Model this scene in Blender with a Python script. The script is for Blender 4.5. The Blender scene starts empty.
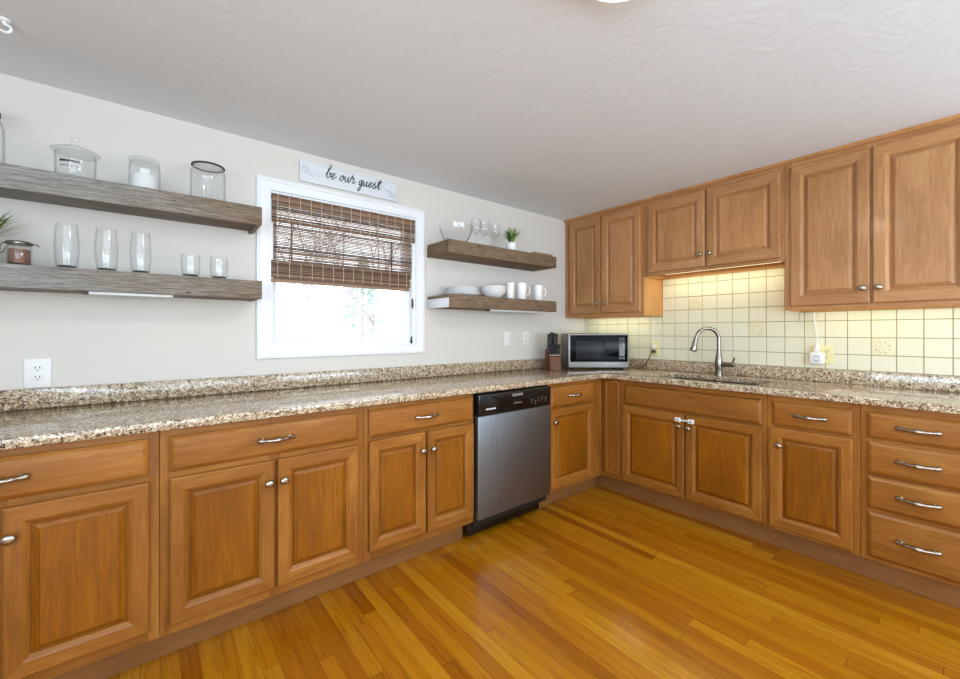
import bpy, bmesh, math, random
from mathutils import Vector, Matrix
random.seed(7)
R = math.radians
scn = bpy.context.scene
COL = scn.collection

# ------------------------------------------------------------------ camera
cam_d = bpy.data.cameras.new('camera')
cam_d.sensor_width = 36.0
cam_d.lens = 408.0 * 36.0 / 960.0
cam_d.shift_y = -7.58 / 960.0
cam_d.clip_start = 0.05
cam = bpy.data.objects.new('camera', cam_d)
cam.location = (-3.302, -2.4625, 1.2284)
cam.rotation_euler = (R(90), 0, R(-38.786))
COL.objects.link(cam)
scn.camera = cam

# ------------------------------------------------------------------ world, lights, exposure
wd = bpy.data.worlds.new('overcast_sky')
scn.world = wd
wd.use_nodes = True
wd.node_tree.nodes['Background'].inputs[0].default_value = (0.93, 0.97, 1.0, 1)
wd.node_tree.nodes['Background'].inputs[1].default_value = 4.0

def area(name, loc, rot, sx, sy, power, color):
    l = bpy.data.lights.new(name, 'AREA')
    l.shape = 'RECTANGLE'; l.size = sx; l.size_y = sy
    l.energy = power; l.color = color
    o = bpy.data.objects.new(name, l)
    o.location = loc; o.rotation_euler = rot
    COL.objects.link(o)
    return o
# added fill lights standing in for daylight at assumed, unseen openings
# (tilted up to brighten the ceiling, blue to offset warm floor bounce)
area('fill_light_back', (-1.4, -4.78, 1.35), (R(90+55), 0, 0), 1.9, 1.5, 122, (0.65, 0.84, 1.0))
area('fill_light_back_left', (-3.7, -4.78, 1.2), (R(90+55), 0, 0), 1.7, 2.0, 72, (0.63, 0.83, 1.0))
area('fill_light_left', (-4.78, -3.3, 1.35), (R(90+38), 0, R(-90)), 1.5, 1.4, 95, (0.65, 0.84, 1.0))

vs = scn.view_settings
vs.view_transform = 'Standard'
vs.look = 'None'
vs.exposure = -0.60
vs.gamma = 1.0
vs.use_curve_mapping = False
scn.cycles.max_bounces = 10
scn.cycles.diffuse_bounces = 5
scn.cycles.transparent_max_bounces = 24
scn.cycles.caustics_reflective = False
scn.cycles.caustics_refractive = False
scn.cycles.sample_clamp_indirect = 6.0

# ------------------------------------------------------------------ materials
def srgb(r, g, b):
    f = lambda c: (c/255/12.92) if c/255 <= .04045 else ((c/255+.055)/1.055)**2.4
    return (f(r), f(g), f(b), 1)

def mat(name, color=(.8, .8, .8, 1), rough=.5, metal=0, coat=0, spec=.5):
    m = bpy.data.materials.new(name); m.use_nodes = True
    b = m.node_tree.nodes['Principled BSDF']
    b.inputs['Base Color'].default_value = color
    b.inputs['Roughness'].default_value = rough
    b.inputs['Metallic'].default_value = metal
    b.inputs['Coat Weight'].default_value = coat
    b.inputs['Coat Roughness'].default_value = .12
    b.inputs['Specular IOR Level'].default_value = spec
    return m

class NT:
    def __init__(s, m):
        s.t = m.node_tree; s.b = s.t.nodes['Principled BSDF']
    def n(s, typ, **kw):
        x = s.t.nodes.new(typ)
        for k, v in kw.items(): setattr(x, k, v)
        return x
    def l(s, a, b): s.t.links.new(a, b)
    def val(s, x, sock):
        if isinstance(x, (int, float)): sock.default_value = x
        else: s.l(x, sock)
    def math(s, op, a, b=0, c=None):
        x = s.n('ShaderNodeMath', operation=op)
        s.val(a, x.inputs[0]); s.val(b, x.inputs[1])
        if c is not None: s.val(c, x.inputs[2])
        return x.outputs[0]
    def coords(s, scale=(1, 1, 1), per_object=False):
        tc = s.n('ShaderNodeTexCoord'); v = tc.outputs['Object']
        if per_object:
            oi = s.n('ShaderNodeObjectInfo')
            add = s.n('ShaderNodeVectorMath', operation='ADD')
            mul = s.n('ShaderNodeVectorMath', operation='SCALE')
            cmb = s.n('ShaderNodeCombineXYZ')
            s.l(oi.outputs['Random'], cmb.inputs[0])
            s.l(s.math('MULTIPLY', oi.outputs['Random'], 3.7), cmb.inputs[1])
            s.l(s.math('MULTIPLY', oi.outputs['Random'], 7.3), cmb.inputs[2])
            s.l(cmb.outputs[0], mul.inputs[0]); mul.inputs['Scale'].default_value = 9
            s.l(v, add.inputs[0]); s.l(mul.outputs[0], add.inputs[1]); v = add.outputs[0]
        mp = s.n('ShaderNodeMapping'); mp.inputs['Scale'].default_value = scale
        s.l(v, mp.inputs['Vector'])
        return mp.outputs[0]
    def noise(s, vec, scale, detail=4, rough=.55, dist=0):
        x = s.n('ShaderNodeTexNoise')
        x.inputs['Scale'].default_value = scale; x.inputs['Detail'].default_value = detail
        x.inputs['Roughness'].default_value = rough; x.inputs['Distortion'].default_value = dist
        s.l(vec, x.inputs['Vector'])
        return x.outputs['Fac']
    def ramp(s, fac, stops, interp='LINEAR'):
        x = s.n('ShaderNodeValToRGB'); e = x.color_ramp; e.interpolation = interp
        while len(e.elements) < len(stops): e.elements.new(.5)
        for el, (p, c) in zip(e.elements, stops):
            el.position = p; el.color = c if len(c) == 4 else (*c, 1)
        s.l(fac, x.inputs[0])
        return x.outputs[0]
    def mix(s, fac, a, b, mode='MIX'):
        x = s.n('ShaderNodeMix', data_type='RGBA', blend_type=mode)
        s.val(fac, x.inputs[0])
        for v, i in ((a, 6), (b, 7)):
            if isinstance(v, tuple): x.inputs[i].default_value = v if len(v) == 4 else (*v, 1)
            else: s.l(v, x.inputs[i])
        return x.outputs[2]
    def color(s, c): s.l(c, s.b.inputs['Base Color'])
    def bump(s, h, strength=.1, dist=.002):
        x = s.n('ShaderNodeBump'); x.inputs['Strength'].default_value = strength
        x.inputs['Distance'].default_value = dist
        s.l(h, x.inputs['Height']); s.l(x.outputs[0], s.b.inputs['Normal'])

def wood_mat(name, dark, mid, light, axis, rough=.40, coat=.10, grain=1.0):
    m = mat(name, mid, rough, coat=coat, spec=.3); t = NT(m)
    k = [26, 26, 26]; k['xyz'.index(axis)] = 2.0
    v = t.coords(tuple(k), True)
    fine = t.noise(v, 3.4 * grain, 8, .7, .5)
    k2 = [3, 3, 3]; k2['xyz'.index(axis)] = 1.0
    broad = t.noise(t.coords(tuple(k2), True), 1.7, 3, .5, .6)
    f = t.math('ADD', t.math('MULTIPLY', fine, .55), t.math('MULTIPLY', broad, .45))
    c = t.ramp(f, [(.30, dark), (.50, mid), (.68, light)])
    oi = t.n('ShaderNodeObjectInfo')
    hs = t.n('ShaderNodeHueSaturation')
    t.l(t.math('MULTIPLY_ADD', oi.outputs['Random'], .16, .92), hs.inputs['Value'])
    t.l(c, hs.inputs['Color'])
    t.color(hs.outputs[0])
    t.bump(fine, .05, .001)
    return m

MAPLE = (srgb(114, 67, 20), srgb(145, 91, 33), srgb(170, 117, 52))
PANEL = (srgb(102, 57, 6), srgb(132, 77, 8), srgb(158, 100, 16))
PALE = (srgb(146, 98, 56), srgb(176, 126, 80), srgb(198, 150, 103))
M = {}
M['wood_v'] = wood_mat('maple_vertical_grain', *MAPLE, 'z')
M['wood_h'] = wood_mat('maple_horizontal_grain', *MAPLE, 'x')
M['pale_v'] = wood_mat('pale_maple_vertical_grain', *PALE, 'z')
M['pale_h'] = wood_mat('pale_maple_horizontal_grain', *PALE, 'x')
M['panel'] = wood_mat('maple_door_panel', *PANEL, 'z')
M['kick'] = wood_mat('maple_toe_kick', srgb(118, 76, 40), srgb(140, 95, 52), srgb(156, 110, 66), 'x', .5, 0)
M['carcass'] = wood_mat('maple_side_panel', srgb(186, 130, 70), srgb(200, 145, 84), srgb(212, 160, 98), 'z', .45, .05)
M['block'] = wood_mat('knife_block_wood', srgb(74, 38, 10), srgb(98, 53, 17), srgb(118, 68, 26), 'z', .45, .05)
M['tray'] = wood_mat('pale_tray_wood', srgb(120, 96, 70), srgb(146, 120, 90), srgb(170, 145, 112), 'x', .6, 0)

def reclaimed(name, warm):
    m = mat(name, (.3, .22, .15, 1), .8); t = NT(m)
    fine = t.noise(t.coords((3.5, 46, 46), True), 4.2, 9, .74, .5)
    broad = t.noise(t.coords((1.6, 7, 7), True), 1.3, 4, .6, .5)
    grey = t.ramp(fine, [(.30, srgb(80, 78, 74)), (.48, srgb(134, 134, 130)), (.66, srgb(172, 173, 168))])
    brown = t.ramp(fine, [(.30, srgb(66, 50, 37)), (.48, srgb(112, 91, 70)), (.66, srgb(148, 125, 99))])
    g = t.n('ShaderNodeNewGeometry'); sx = t.n('ShaderNodeSeparateXYZ')
    t.l(g.outputs['Position'], sx.inputs[0])
    # weathering fades along the plank
    al = t.math('MULTIPLY_ADD', sx.outputs[0], .9, 3.43)
    f = t.math('ADD', al, t.math('MULTIPLY', t.math('SUBTRACT', broad, .5), 1.6))
    fc = t.n('ShaderNodeClamp'); t.l(f, fc.inputs[0])
    c = t.mix(fc.outputs[0], grey, brown)
    vo = t.n('ShaderNodeTexVoronoi'); vo.inputs['Scale'].default_value = 5.5
    t.l(t.coords((1, 3.2, 3.2), True), vo.inputs['Vector'])
    holes = t.ramp(vo.outputs['Distance'], [(.0, (0, 0, 0)), (.05, (0, 0, 0)), (.09, (1, 1, 1))])
    c = t.mix(holes, srgb(40, 28, 20), c)
    t.color(c); t.bump(fine, .5, .003)
    return m
M['reclaimed_grey'] = reclaimed('weathered_barn_wood', False)
M['reclaimed_warm'] = reclaimed('brown_barn_wood', True)

def granite():
    m = mat('speckled_granite', (.5, .4, .3, 1), .09, spec=.6); t = NT(m)
    v = t.coords()
    base = t.ramp(t.noise(v, 48, 5, .6), [(.3, srgb(138, 118, 92)), (.5, srgb(176, 156, 126)), (.68, srgb(206, 190, 164))])
    vo = t.n('ShaderNodeTexVoronoi'); vo.inputs['Scale'].default_value = 210
    t.l(v, vo.inputs['Vector'])
    sep = t.n('ShaderNodeSeparateColor'); t.l(vo.outputs['Color'], sep.inputs[0])
    clump = t.noise(v, 55, 4, .6)
    d = t.math('ADD', sep.outputs[0], t.math('MULTIPLY', t.math('SUBTRACT', clump, .5), 1.5))
    dark = t.ramp(d, [(0, (1, 1, 1)), (.22, (1, 1, 1)), (.25, (0, 0, 0))])
    dd = t.ramp(sep.outputs[1], [(.0, srgb(50, 38, 32)), (.5, srgb(92, 66, 50)), (1, srgb(126, 98, 74))])
    pale = t.ramp(d, [(.0, (0, 0, 0)), (.78, (0, 0, 0)), (.84, (1, 1, 1))])
    c = t.mix(dark, base, dd)
    c = t.mix(t.math('MULTIPLY', pale, .75), c, srgb(234, 222, 200))
    rust = t.ramp(sep.outputs[2], [(0, (1, 1, 1)), (.07, (1, 1, 1)), (.09, (0, 0, 0))])
    c = t.mix(t.math('MULTIPLY', rust, .6), c, srgb(150, 106, 70))
    t.color(c)
    return m
M['granite'] = granite()

def plank_floor():
    m = mat('oak_strip_floor', (.5, .2, .03, 1), .26, coat=.25); t = NT(m)
    tc = t.n('ShaderNodeTexCoord'); s = t.n('ShaderNodeSeparateXYZ'); t.l(tc.outputs['Object'], s.inputs[0])
    W, L = .0575, 1.25
    xi = t.math('DIVIDE', s.outputs[0], W); ix = t.math('FLOOR', xi)
    wn = t.n('ShaderNodeTexWhiteNoise', noise_dimensions='1D'); t.l(ix, wn.inputs['W'])
    yo = t.math('ADD', t.math('DIVIDE', s.outputs[1], L), t.math('MULTIPLY', wn.outputs[0], 17.3))
    iy = t.math('FLOOR', yo)
    cmb = t.n('ShaderNodeCombineXYZ'); t.l(ix, cmb.inputs[0]); t.l(iy, cmb.inputs[1])
    w2 = t.n('ShaderNodeTexWhiteNoise', noise_dimensions='2D'); t.l(cmb.outputs[0], w2.inputs['Vector'])
    c = t.ramp(w2.outputs[0], [(0, srgb(146, 84, 10)), (.15, srgb(164, 99, 12)), (.45, srgb(178, 114, 15)),
                               (.75, srgb(184, 122, 18)), (1, srgb(192, 132, 26))])
    # grain, shifted on every board
    sh = t.n('ShaderNodeVectorMath', operation='MULTIPLY_ADD')
    cm2 = t.n('ShaderNodeCombineXYZ'); t.l(w2.outputs[0], cm2.inputs[0]); t.l(w2.outputs[0], cm2.inputs[1])
    t.l(cm2.outputs[0], sh.inputs[0]); sh.inputs[1].default_value = (31, 57, 0); t.l(tc.outputs['Object'], sh.inputs[2])
    mp = t.n('ShaderNodeMapping'); mp.inputs['Scale'].default_value = (34, 1.6, 1); t.l(sh.outputs[0], mp.inputs[0])
    g = t.noise(mp.outputs[0], 2.2, 7, .65, .9)
    gc = t.ramp(g, [(.3, (.62, .52, .42)), (.48, (.93, .92, .9)), (.7, (1.08, 1.1, 1.15))])
    c = t.mix(1.0, c, gc, 'MULTIPLY')
    fx = t.math('FRACT', xi); fy = t.math('FRACT', yo)
    ex = t.math('LESS_THAN', t.math('MINIMUM', fx, t.math('SUBTRACT', 1, fx)), .018)
    ey = t.math('LESS_THAN', t.math('MINIMUM', fy, t.math('SUBTRACT', 1, fy)), .0014)
    c = t.mix(t.math('MULTIPLY', t.math('MAXIMUM', ex, ey), .55), c, srgb(96, 48, 10))
    t.color(c)
    t.bump(g, .04, .001)
    return m
M['floor'] = plank_floor()

def painted(name, c, bump=.06, sc=160):
    m = mat(name, c, .62, spec=.3); t = NT(m)
    t.bump(t.noise(t.coords(), sc, 3, .5), bump, .002)
    return m
M['wall'] = painted('grey_white_wall_paint', srgb(218, 213, 206))
def ceiling_m():
    m = mat('stippled_ceiling_paint', srgb(226, 231, 236), .8, spec=.2); t = NT(m)
    v = t.coords()
    a = t.noise(v, 7, 4, .6, 2.2)
    t.bump(a, .22, .010)
    return m
M['ceiling'] = ceiling_m()
M['trim'] = mat('white_trim_paint', srgb(238, 241, 244), .35)
M['plate'] = mat('white_plastic', srgb(232, 232, 230), .35)
M['plate_beige'] = mat('beige_plastic', srgb(226, 214, 160), .4)
M['slot'] = mat('dark_slot', srgb(40, 36, 32), .6)
M['tile'] = mat('cream_glazed_tile', srgb(228, 224, 200), .16)
M['antique'] = mat('antiqued_tile_glaze', srgb(226, 217, 184), .3)
M['grout'] = mat('tan_grout', srgb(160, 148, 112), .85)
M['steel'] = mat('brushed_nickel', srgb(140, 133, 124), .25, 1)
M['pewter'] = mat('antique_nickel', srgb(172, 162, 150), .26, 1)
def stainless():
    m = mat('brushed_stainless', srgb(120, 124, 128), .34, 1); t = NT(m)
    g = t.noise(t.coords((260, 1, 1.2)), 2, 3, .6)
    t.color(t.ramp(g, [(.3, srgb(122, 130, 138)), (.7, srgb(152, 160, 168))]))
    t.l(t.math('MULTIPLY_ADD', g, .14, .34), t.b.inputs['Roughness'])
    return m
M['stainless'] = stainless()
M['mw_steel'] = mat('microwave_silver', srgb(138, 136, 134), .38, .8)
M['sink_steel'] = mat('sink_steel', srgb(120, 118, 114), .3, 1)
M['black'] = mat('black_gloss_plastic', srgb(16, 15, 15), .14)
M['black_matte'] = mat('black_matte', srgb(22, 20, 19), .5)
M['black_glass'] = mat('dark_oven_glass', srgb(7, 7, 8), .16, spec=.12)
M['door_screen'] = mat('oven_screen', srgb(34, 35, 39), .25, spec=.15)
M['panel_gray'] = mat('keypad_gray', srgb(112, 114, 114), .4)
M['white_print'] = mat('white_print', srgb(220, 220, 218), .5)
M['mid_print'] = mat('grey_print', srgb(120, 118, 116), .5)
M['ceramic'] = mat('white_glazed_ceramic', srgb(238, 238, 238), .15)
M['white_paint'] = mat('chalky_white_paint', srgb(222, 225, 230), .7)
M['ink'] = mat('black_ink', srgb(14, 14, 18), .7)
M['grey_ink'] = mat('grey_ink', srgb(168, 170, 176), .7)
M['cord_white'] = mat('white_cord', srgb(236, 234, 224), .5)
M['cord_black'] = mat('dark_cord', srgb(58, 54, 46), .5)
M['grey_ring'] = mat('blue_grey_mark', srgb(118, 136, 158), .4)
M['lid_dark'] = mat('dark_metal_lid', srgb(52, 50, 48), .4, .6)
M['cocoa'] = mat('brown_powder', srgb(122, 84, 66), .9)
M['sugar'] = mat('white_powder', srgb(236, 236, 236), .9)
M['clay'] = mat('grey_clay', srgb(168, 156, 150), .8)
M['rubber'] = mat('black_rubber', srgb(20, 20, 20), .7)
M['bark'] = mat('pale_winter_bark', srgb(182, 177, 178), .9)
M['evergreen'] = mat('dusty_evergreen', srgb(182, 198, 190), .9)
M['snow'] = mat('snow', srgb(245, 246, 248), .8)
M['wick'] = mat('shade_thread', srgb(214, 190, 160), .8)
M['shade_cord'] = mat('shade_cord', srgb(206, 204, 200), .7)
M['tassel'] = mat('dark_tassel_wood', srgb(60, 52, 46), .5)

def leaf_mat():
    m = mat('leaf_green', srgb(70, 104, 44), .5); t = NT(m)
    g = t.n('ShaderNodeNewGeometry')
    t.color(t.ramp(g.outputs['Random Per Island'], [(0, srgb(44, 76, 30)), (.5, srgb(84, 122, 52)), (.85, srgb(128, 158, 82)), (1, srgb(196, 206, 160))]))
    return m
M['leaf'] = leaf_mat()

def bamboo():
    m = mat('bamboo_slats', (.2, .12, .07, 1), .65); t = NT(m)
    g = t.n('ShaderNodeNewGeometry')
    a = t.ramp(g.outputs['Random Per Island'], [(0, srgb(74, 52, 42)), (.35, srgb(112, 82, 62)), (.65, srgb(138, 106, 80)), (.9, srgb(160, 128, 100)), (1, srgb(120, 104, 96))])
    n = t.noise(t.coords((6, 60, 60)), 2, 4)
    t.color(t.mix(1.0, a, t.ramp(n, [(.3, (.7, .7, .7)), (.7, (1.12, 1.12, 1.12))]), 'MULTIPLY'))
    return m
M['bamboo'] = bamboo()

def glass(name, tint=(.99, .995, .995, 1), edge=(.74, .77, .78, 1), refl=1.0):
    m = bpy.data.materials.new(name); m.use_nodes = True; nt = m.node_tree
    for n in list(nt.nodes): nt.nodes.remove(n)
    o = nt.nodes.new('ShaderNodeOutputMaterial')
    tr = nt.nodes.new('ShaderNodeBsdfTransparent'); gl = nt.nodes.new('ShaderNodeBsdfGlossy')
    gl.inputs['Roughness'].default_value = .03
    mx = nt.nodes.new('ShaderNodeMixShader')
    lw = nt.nodes.new('ShaderNodeLayerWeight'); lw.inputs['Blend'].default_value = .5
    rp = nt.nodes.new('ShaderNodeValToRGB')
    e = rp.color_ramp.elements; e[0].position = .55; e[0].color = tint; e[1].position = 1.0; e[1].color = edge
    nt.links.new(lw.outputs['Facing'], rp.inputs[0]); nt.links.new(rp.outputs[0], tr.inputs[0])
    pw = nt.nodes.new('ShaderNodeMath'); pw.operation = 'POWER'; pw.inputs[1].default_value = 4.0
    nt.links.new(lw.outputs['Facing'], pw.inputs[0])
    mu = nt.nodes.new('ShaderNodeMath'); mu.operation = 'MULTIPLY_ADD'; mu.inputs[1].default_value = .7 * refl; mu.inputs[2].default_value = .04 * refl
    nt.links.new(pw.outputs[0], mu.inputs[0]); nt.links.new(mu.outputs[0], mx.inputs[0])
    nt.links.new(tr.outputs[0], mx.inputs[1]); nt.links.new(gl.outputs[0], mx.inputs[2])
    nt.links.new(mx.outputs[0], o.inputs[0])
    return m
M['glass'] = glass('clear_glass')
M['pane'] = glass('window_glass', (.98, .99, .99, 1), (.9, .93, .93, 1), .6)
M['base_glass'] = glass('thick_glass_base', (.62, .66, .64, 1), (.22, .25, .24, 1))

def emit(name, color, s):
    m = bpy.data.materials.new(name); m.use_nodes = True; nt = m.node_tree
    b = nt.nodes['Principled BSDF']
    b.inputs['Base Color'].default_value = (.9, .9, .9, 1)
    b.inputs['Emission Color'].default_value = color; b.inputs['Emission Strength'].default_value = s
    return m
WARM = (1.0, .93, .58, 1)
M['lamp'] = emit('lamp_glow', (1, .97, .92, 1), 4)
M['led'] = emit('warm_led', WARM, 2.6)

# ------------------------------------------------------------------ mesh helpers
def box(bm, x0, x1, y0, y1, z0, z1, b=0, mi=0, seg=2):
    vs_ = [bm.verts.new(p) for p in ((x0, y0, z0), (x1, y0, z0), (x1, y1, z0), (x0, y1, z0), (x0, y0, z1), (x1, y0, z1), (x1, y1, z1), (x0, y1, z1))]
    fs = [bm.faces.new([vs_[i] for i in q]) for q in ((3, 2, 1, 0), (4, 5, 6, 7), (0, 1, 5, 4), (1, 2, 6, 5), (2, 3, 7, 6), (3, 0, 4, 7))]
    for f in fs: f.material_index = mi
    if b:
        es = list({e for f in fs for e in f.edges})
        r = bmesh.ops.bevel(bm, geom=es, offset=b, segments=seg, affect='EDGES', profile=.5)
        for f in r['faces']: f.material_index = mi
    return vs_

def bx(*a, **k):
    bm = bmesh.new(); box(bm, *a, **k); return bm

def lathe(bm, prof, c=(0, 0, 0), seg=32, mi=0, sx=1, sy=1, cap0=True, cap1=True):
    rings = []
    for r, z in prof:
        if r < 1e-6: rings.append([bm.verts.new((c[0], c[1], c[2]+z))])
        else: rings.append([bm.verts.new((c[0]+sx*r*math.cos(2*math.pi*i/seg), c[1]+sy*r*math.sin(2*math.pi*i/seg), c[2]+z)) for i in range(seg)])
    for a, b in zip(rings, rings[1:]):
        for i in range(seg):
            j = (i+1) % seg
            if len(a) == 1 and len(b) == 1: continue
            if len(a) == 1: f = bm.faces.new((a[0], b[j], b[i]))
            elif len(b) == 1: f = bm.faces.new((a[i], a[j], b[0]))
            else: f = bm.faces.new((a[i], a[j], b[j], b[i]))
            f.material_index = mi
    if cap0 and len(rings[0]) > 2: bm.faces.new(rings[0][::-1]).material_index = mi
    if cap1 and len(rings[-1]) > 2: bm.faces.new(rings[-1]).material_index = mi

def tube(bm, pts, rad, seg=8, mi=0, flat=1.0):
    pts = [Vector(p) for p in pts]
    rs = rad if isinstance(rad, (list, tuple)) else [rad]*len(pts)
    n = len(pts); prev = None; rings = []
    for i, p in enumerate(pts):
        t = (pts[min(i+1, n-1)]-pts[max(i-1, 0)]).normalized()
        if prev is None:
            up = Vector((0, 0, 1)) if abs(t.z) < .9 else Vector((1, 0, 0))
            u = t.cross(up).normalized()
        else:
            u = (prev-t*prev.dot(t)).normalized()
        v = t.cross(u); prev = u
        rings.append([bm.verts.new(p+u*rs[i]*math.cos(2*math.pi*k/seg)+v*rs[i]*flat*math.sin(2*math.pi*k/seg)) for k in range(seg)])
    for a, b in zip(rings, rings[1:]):
        for k in range(seg):
            bm.faces.new((a[k], a[(k+1) % seg], b[(k+1) % seg], b[k])).material_index = mi
    bm.faces.new(rings[0][::-1]).material_index = mi
    bm.faces.new(rings[-1]).material_index = mi

def spline(pts, per=6):
    P = [Vector(p) for p in pts]; out = []
    for i in range(len(P)-1):
        a = P[max(i-1, 0)]; b = P[i]; c = P[i+1]; d = P[min(i+2, len(P)-1)]
        for k in range(per):
            t = k/per
            out.append(.5*((2*b)+(c-a)*t+(2*a-5*b+4*c-d)*t*t+(3*b-a-3*c+d)*t**3))
    out.append(P[-1])
    return out

def obj(name, bm, m, parent=None, loc=(0, 0, 0), rotz=0, label=None, smooth=True, recalc=True, sharp=38):
    if recalc: bmesh.ops.recalc_face_normals(bm, faces=bm.faces[:])
    me = bpy.data.meshes.new(name); bm.to_mesh(me); bm.free()
    for x in (m if isinstance(m, (list, tuple)) else [m]): me.materials.append(x)
    if smooth:
        me.shade_smooth(); me.set_sharp_from_angle(angle=R(sharp))
    o = bpy.data.objects.new(name, me); COL.objects.link(o)
    o.parent = parent; o.location = loc; o.rotation_euler = (0, 0, rotz)
    if label: o['label'] = label
    return o

def tag(o, label, cat, group=None):
    o['label'] = label; o['category'] = cat
    if group: o['group'] = group
    return o

def thing(name, label, cat, loc=(0, 0, 0), rotz=0, group=None):
    o = bpy.data.objects.new(name, None); COL.objects.link(o)
    o.empty_display_size = .1
    o.location = loc; o.rotation_euler = (0, 0, rotz)
    return tag(o, label, cat, group)

def struct(name, bm, m, parent=None, smooth=True):
    o = obj(name, bm, m, parent, smooth=smooth)
    if parent is None: o['kind'] = 'structure'
    return o

def kids(o): return [c for c in COL.objects if c.parent == o]
def dup(root, loc, label, rotz=None, group=None):
    r = root.copy(); COL.objects.link(r); r.location = loc
    if rotz is not None: r.rotation_euler = (0, 0, rotz)
    r['label'] = label
    if group: r['group'] = group
    for ch in kids(root):
        c = ch.copy(); COL.objects.link(c); c.parent = r
        for g in kids(ch):
            d = g.copy(); COL.objects.link(d); d.parent = c
    return r

def share(name, src, parent, loc=(0, 0, 0)):
    o = bpy.data.objects.new(name, src); COL.objects.link(o); o.parent = parent; o.location = loc
    return o

# ------------------------------------------------------------------ room shell
H = 2.2587
XL, YB = -4.9, -4.9
bm = bmesh.new(); box(bm, XL-.15, .15, YB-.15, .15, -.1, 0); struct('floor', bm, M['floor'], smooth=False)
bm = bmesh.new(); box(bm, XL-.15, .15, YB-.15, .15, H, H+.1); struct('ceiling', bm, M['ceiling'], smooth=False)
WX0, WX1, WZ0, WZ1 = -2.797, -1.897, 1.150, 2.004        # rough opening
bm = bmesh.new()
box(bm, XL-.15, WX0, 0, .15, 0, H); box(bm, WX1, .15, 0, .15, 0, H)
box(bm, WX0, WX1, 0, .15, 0, WZ0); box(bm, WX0, WX1, 0, .15, WZ1, H)
struct('wall_back', bm, M['wall'], smooth=False)
bm = bmesh.new(); box(bm, 0, .15, YB, -.0005, 0, H); struct('wall_right', bm, M['wall'], smooth=False)
bm = bmesh.new()
for a, b, c, d in ((YB, -4.1, 0, H), (-2.5, -.0005, 0, H), (-4.1, -2.5, 0, .6), (-4.1, -2.5, 2.1, H)): box(bm, XL-.15, XL, a, b, c, d)
struct('wall_left', bm, M['wall'], smooth=False)
bm = bmesh.new()
for a, b, c, d in ((XL, -4.55, 0, H), (-2.85, -2.55, 0, H), (-.65, -.0005, 0, H), (-4.55, -2.85, 2.2, H), (-2.55, -.65, 0, .6), (-2.55, -.65, 2.1, H), (-4.55, -2.85, 0, .2)):
    box(bm, a, b, YB-.15, YB, c, d)
struct('wall_front', bm, M['wall'], smooth=False)

# ------------------------------------------------------------------ window with casing, jamb, sash, pane
def ring_loops(bm, loops, w, h, mats=(0, 1), fill_last=False, fill_first=False):
    """loops: (dx, dz, y) inset rectangles in the local x-z plane"""
    L = []
    for dx, dz, y in loops:
        L.append([bm.verts.new(p) for p in ((dx, y, dz), (w-dx, y, dz), (w-dx, y, h-dz), (dx, y, h-dz))])
    for a, b in zip(L, L[1:]):
        for i in range(4):
            f = bm.faces.new((a[i], a[(i+1) % 4], b[(i+1) % 4], b[i]))
            f.material_index = mats[1] if i in (0, 2) else mats[0]
    if fill_last: bm.faces.new(L[-1]).material_index = mats[0]
    if fill_first: bm.faces.new(L[0][::-1]).material_index = mats[0]

win = bpy.data.objects.new('window_1', None); COL.objects.link(win); win.location = (WX0, 0, WZ0); win['kind'] = 'structure'
ww, wh = WX1-WX0, WZ1-WZ0
cw, ch = .070, .066
bm = bmesh.new()
box_loops = [(0, 0, -.0005), (0, 0, -.018), (.004, .004, -.021), (.018, .018, -.021), (.022, .022, -.016), (.052, .050, -.012), (.058, .056, -.015), (cw, ch, -.015), (cw, ch, -.0005)]
ring_loops(bm, box_loops, ww+2*cw, wh+2*ch, (0, 0))
obj('window_casing', bm, M['trim'], win, (-cw, 0, -ch))
bm = bmesh.new()
ring_loops(bm, [(.0, .0, -.0005), (.012, .012, -.0005), (.012, .012, .075), (.0, .0, .075)], ww, wh, (0, 0))
obj('window_jamb', bm, M['trim'], win)
bm = bmesh.new()
ring_loops(bm, [(.012, .012, .12), (.012, .012, .048), (.022, .019, .044), (.030, .026, .052), (.040, .034, .054), (.046, .040, .066), (.046, .040, .12)], ww, wh, (0, 0))
obj('window_sash', bm, M['trim'], win)
bm = bx(.044, ww-.044, .080, .084, .038, wh-.038)
obj('window_pane', bm, M['pane'], win, smooth=False)

# ------------------------------------------------------------------ outdoors, seen through the window
bm = bmesh.new(); box(bm, -30, 30, .4, 60, -1.2, -.6); struct('ground', bm, M['snow'])
def tree(loc, h, seed, label):
    rnd = random.Random(seed)
    t = thing('bare_tree', label, 'tree', loc, 0)
    tb = bmesh.new(); bb = bmesh.new()
    top = h*.36
    tube(tb, [(0, 0, 0), (.03, .02, top*.5), (0, 0, top)], [h*.011, h*.009, h*.008], 8)
    def br(p, d, l, r, k):
        q = p+d*l*.5+Vector((rnd.uniform(-.06, .06), rnd.uniform(-.06, .06), 0))*l; e = q+(d+Vector((0, 0, .15))).normalized()*l*.5
        tube(bb, [p, q, e], [r, r*.8, r*.55], 5)
        if k == 0: return
        for _ in range(3):
            nd = (d+Vector((rnd.uniform(-.9, .9), rnd.uniform(-.9, .9), rnd.uniform(-.2, .7)))).normalized()
            br(p.lerp(e, rnd.uniform(.5, 1)), nd, l*rnd.uniform(.55, .75), r*.55, k-1)
    for _ in range(5):
        a = rnd.uniform(0, 6.28)
        br(Vector((0, 0, top*rnd.uniform(.75, 1))), Vector((math.cos(a)*.7, math.sin(a)*.7, 1)).normalized(), h*.28, h*.0055, 3)
    obj('trunk', tb, M['bark'], t); obj('branches', bb, M['bark'], t)
    return t
tree((-.81, 6.0, -.6), 5.7, 3, 'bare forked winter tree outside, left of centre in the window glass')
tree((1.67, 8.5, -.6), 6.4, 9, 'bare winter tree outside, on the right side of the window glass')
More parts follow.
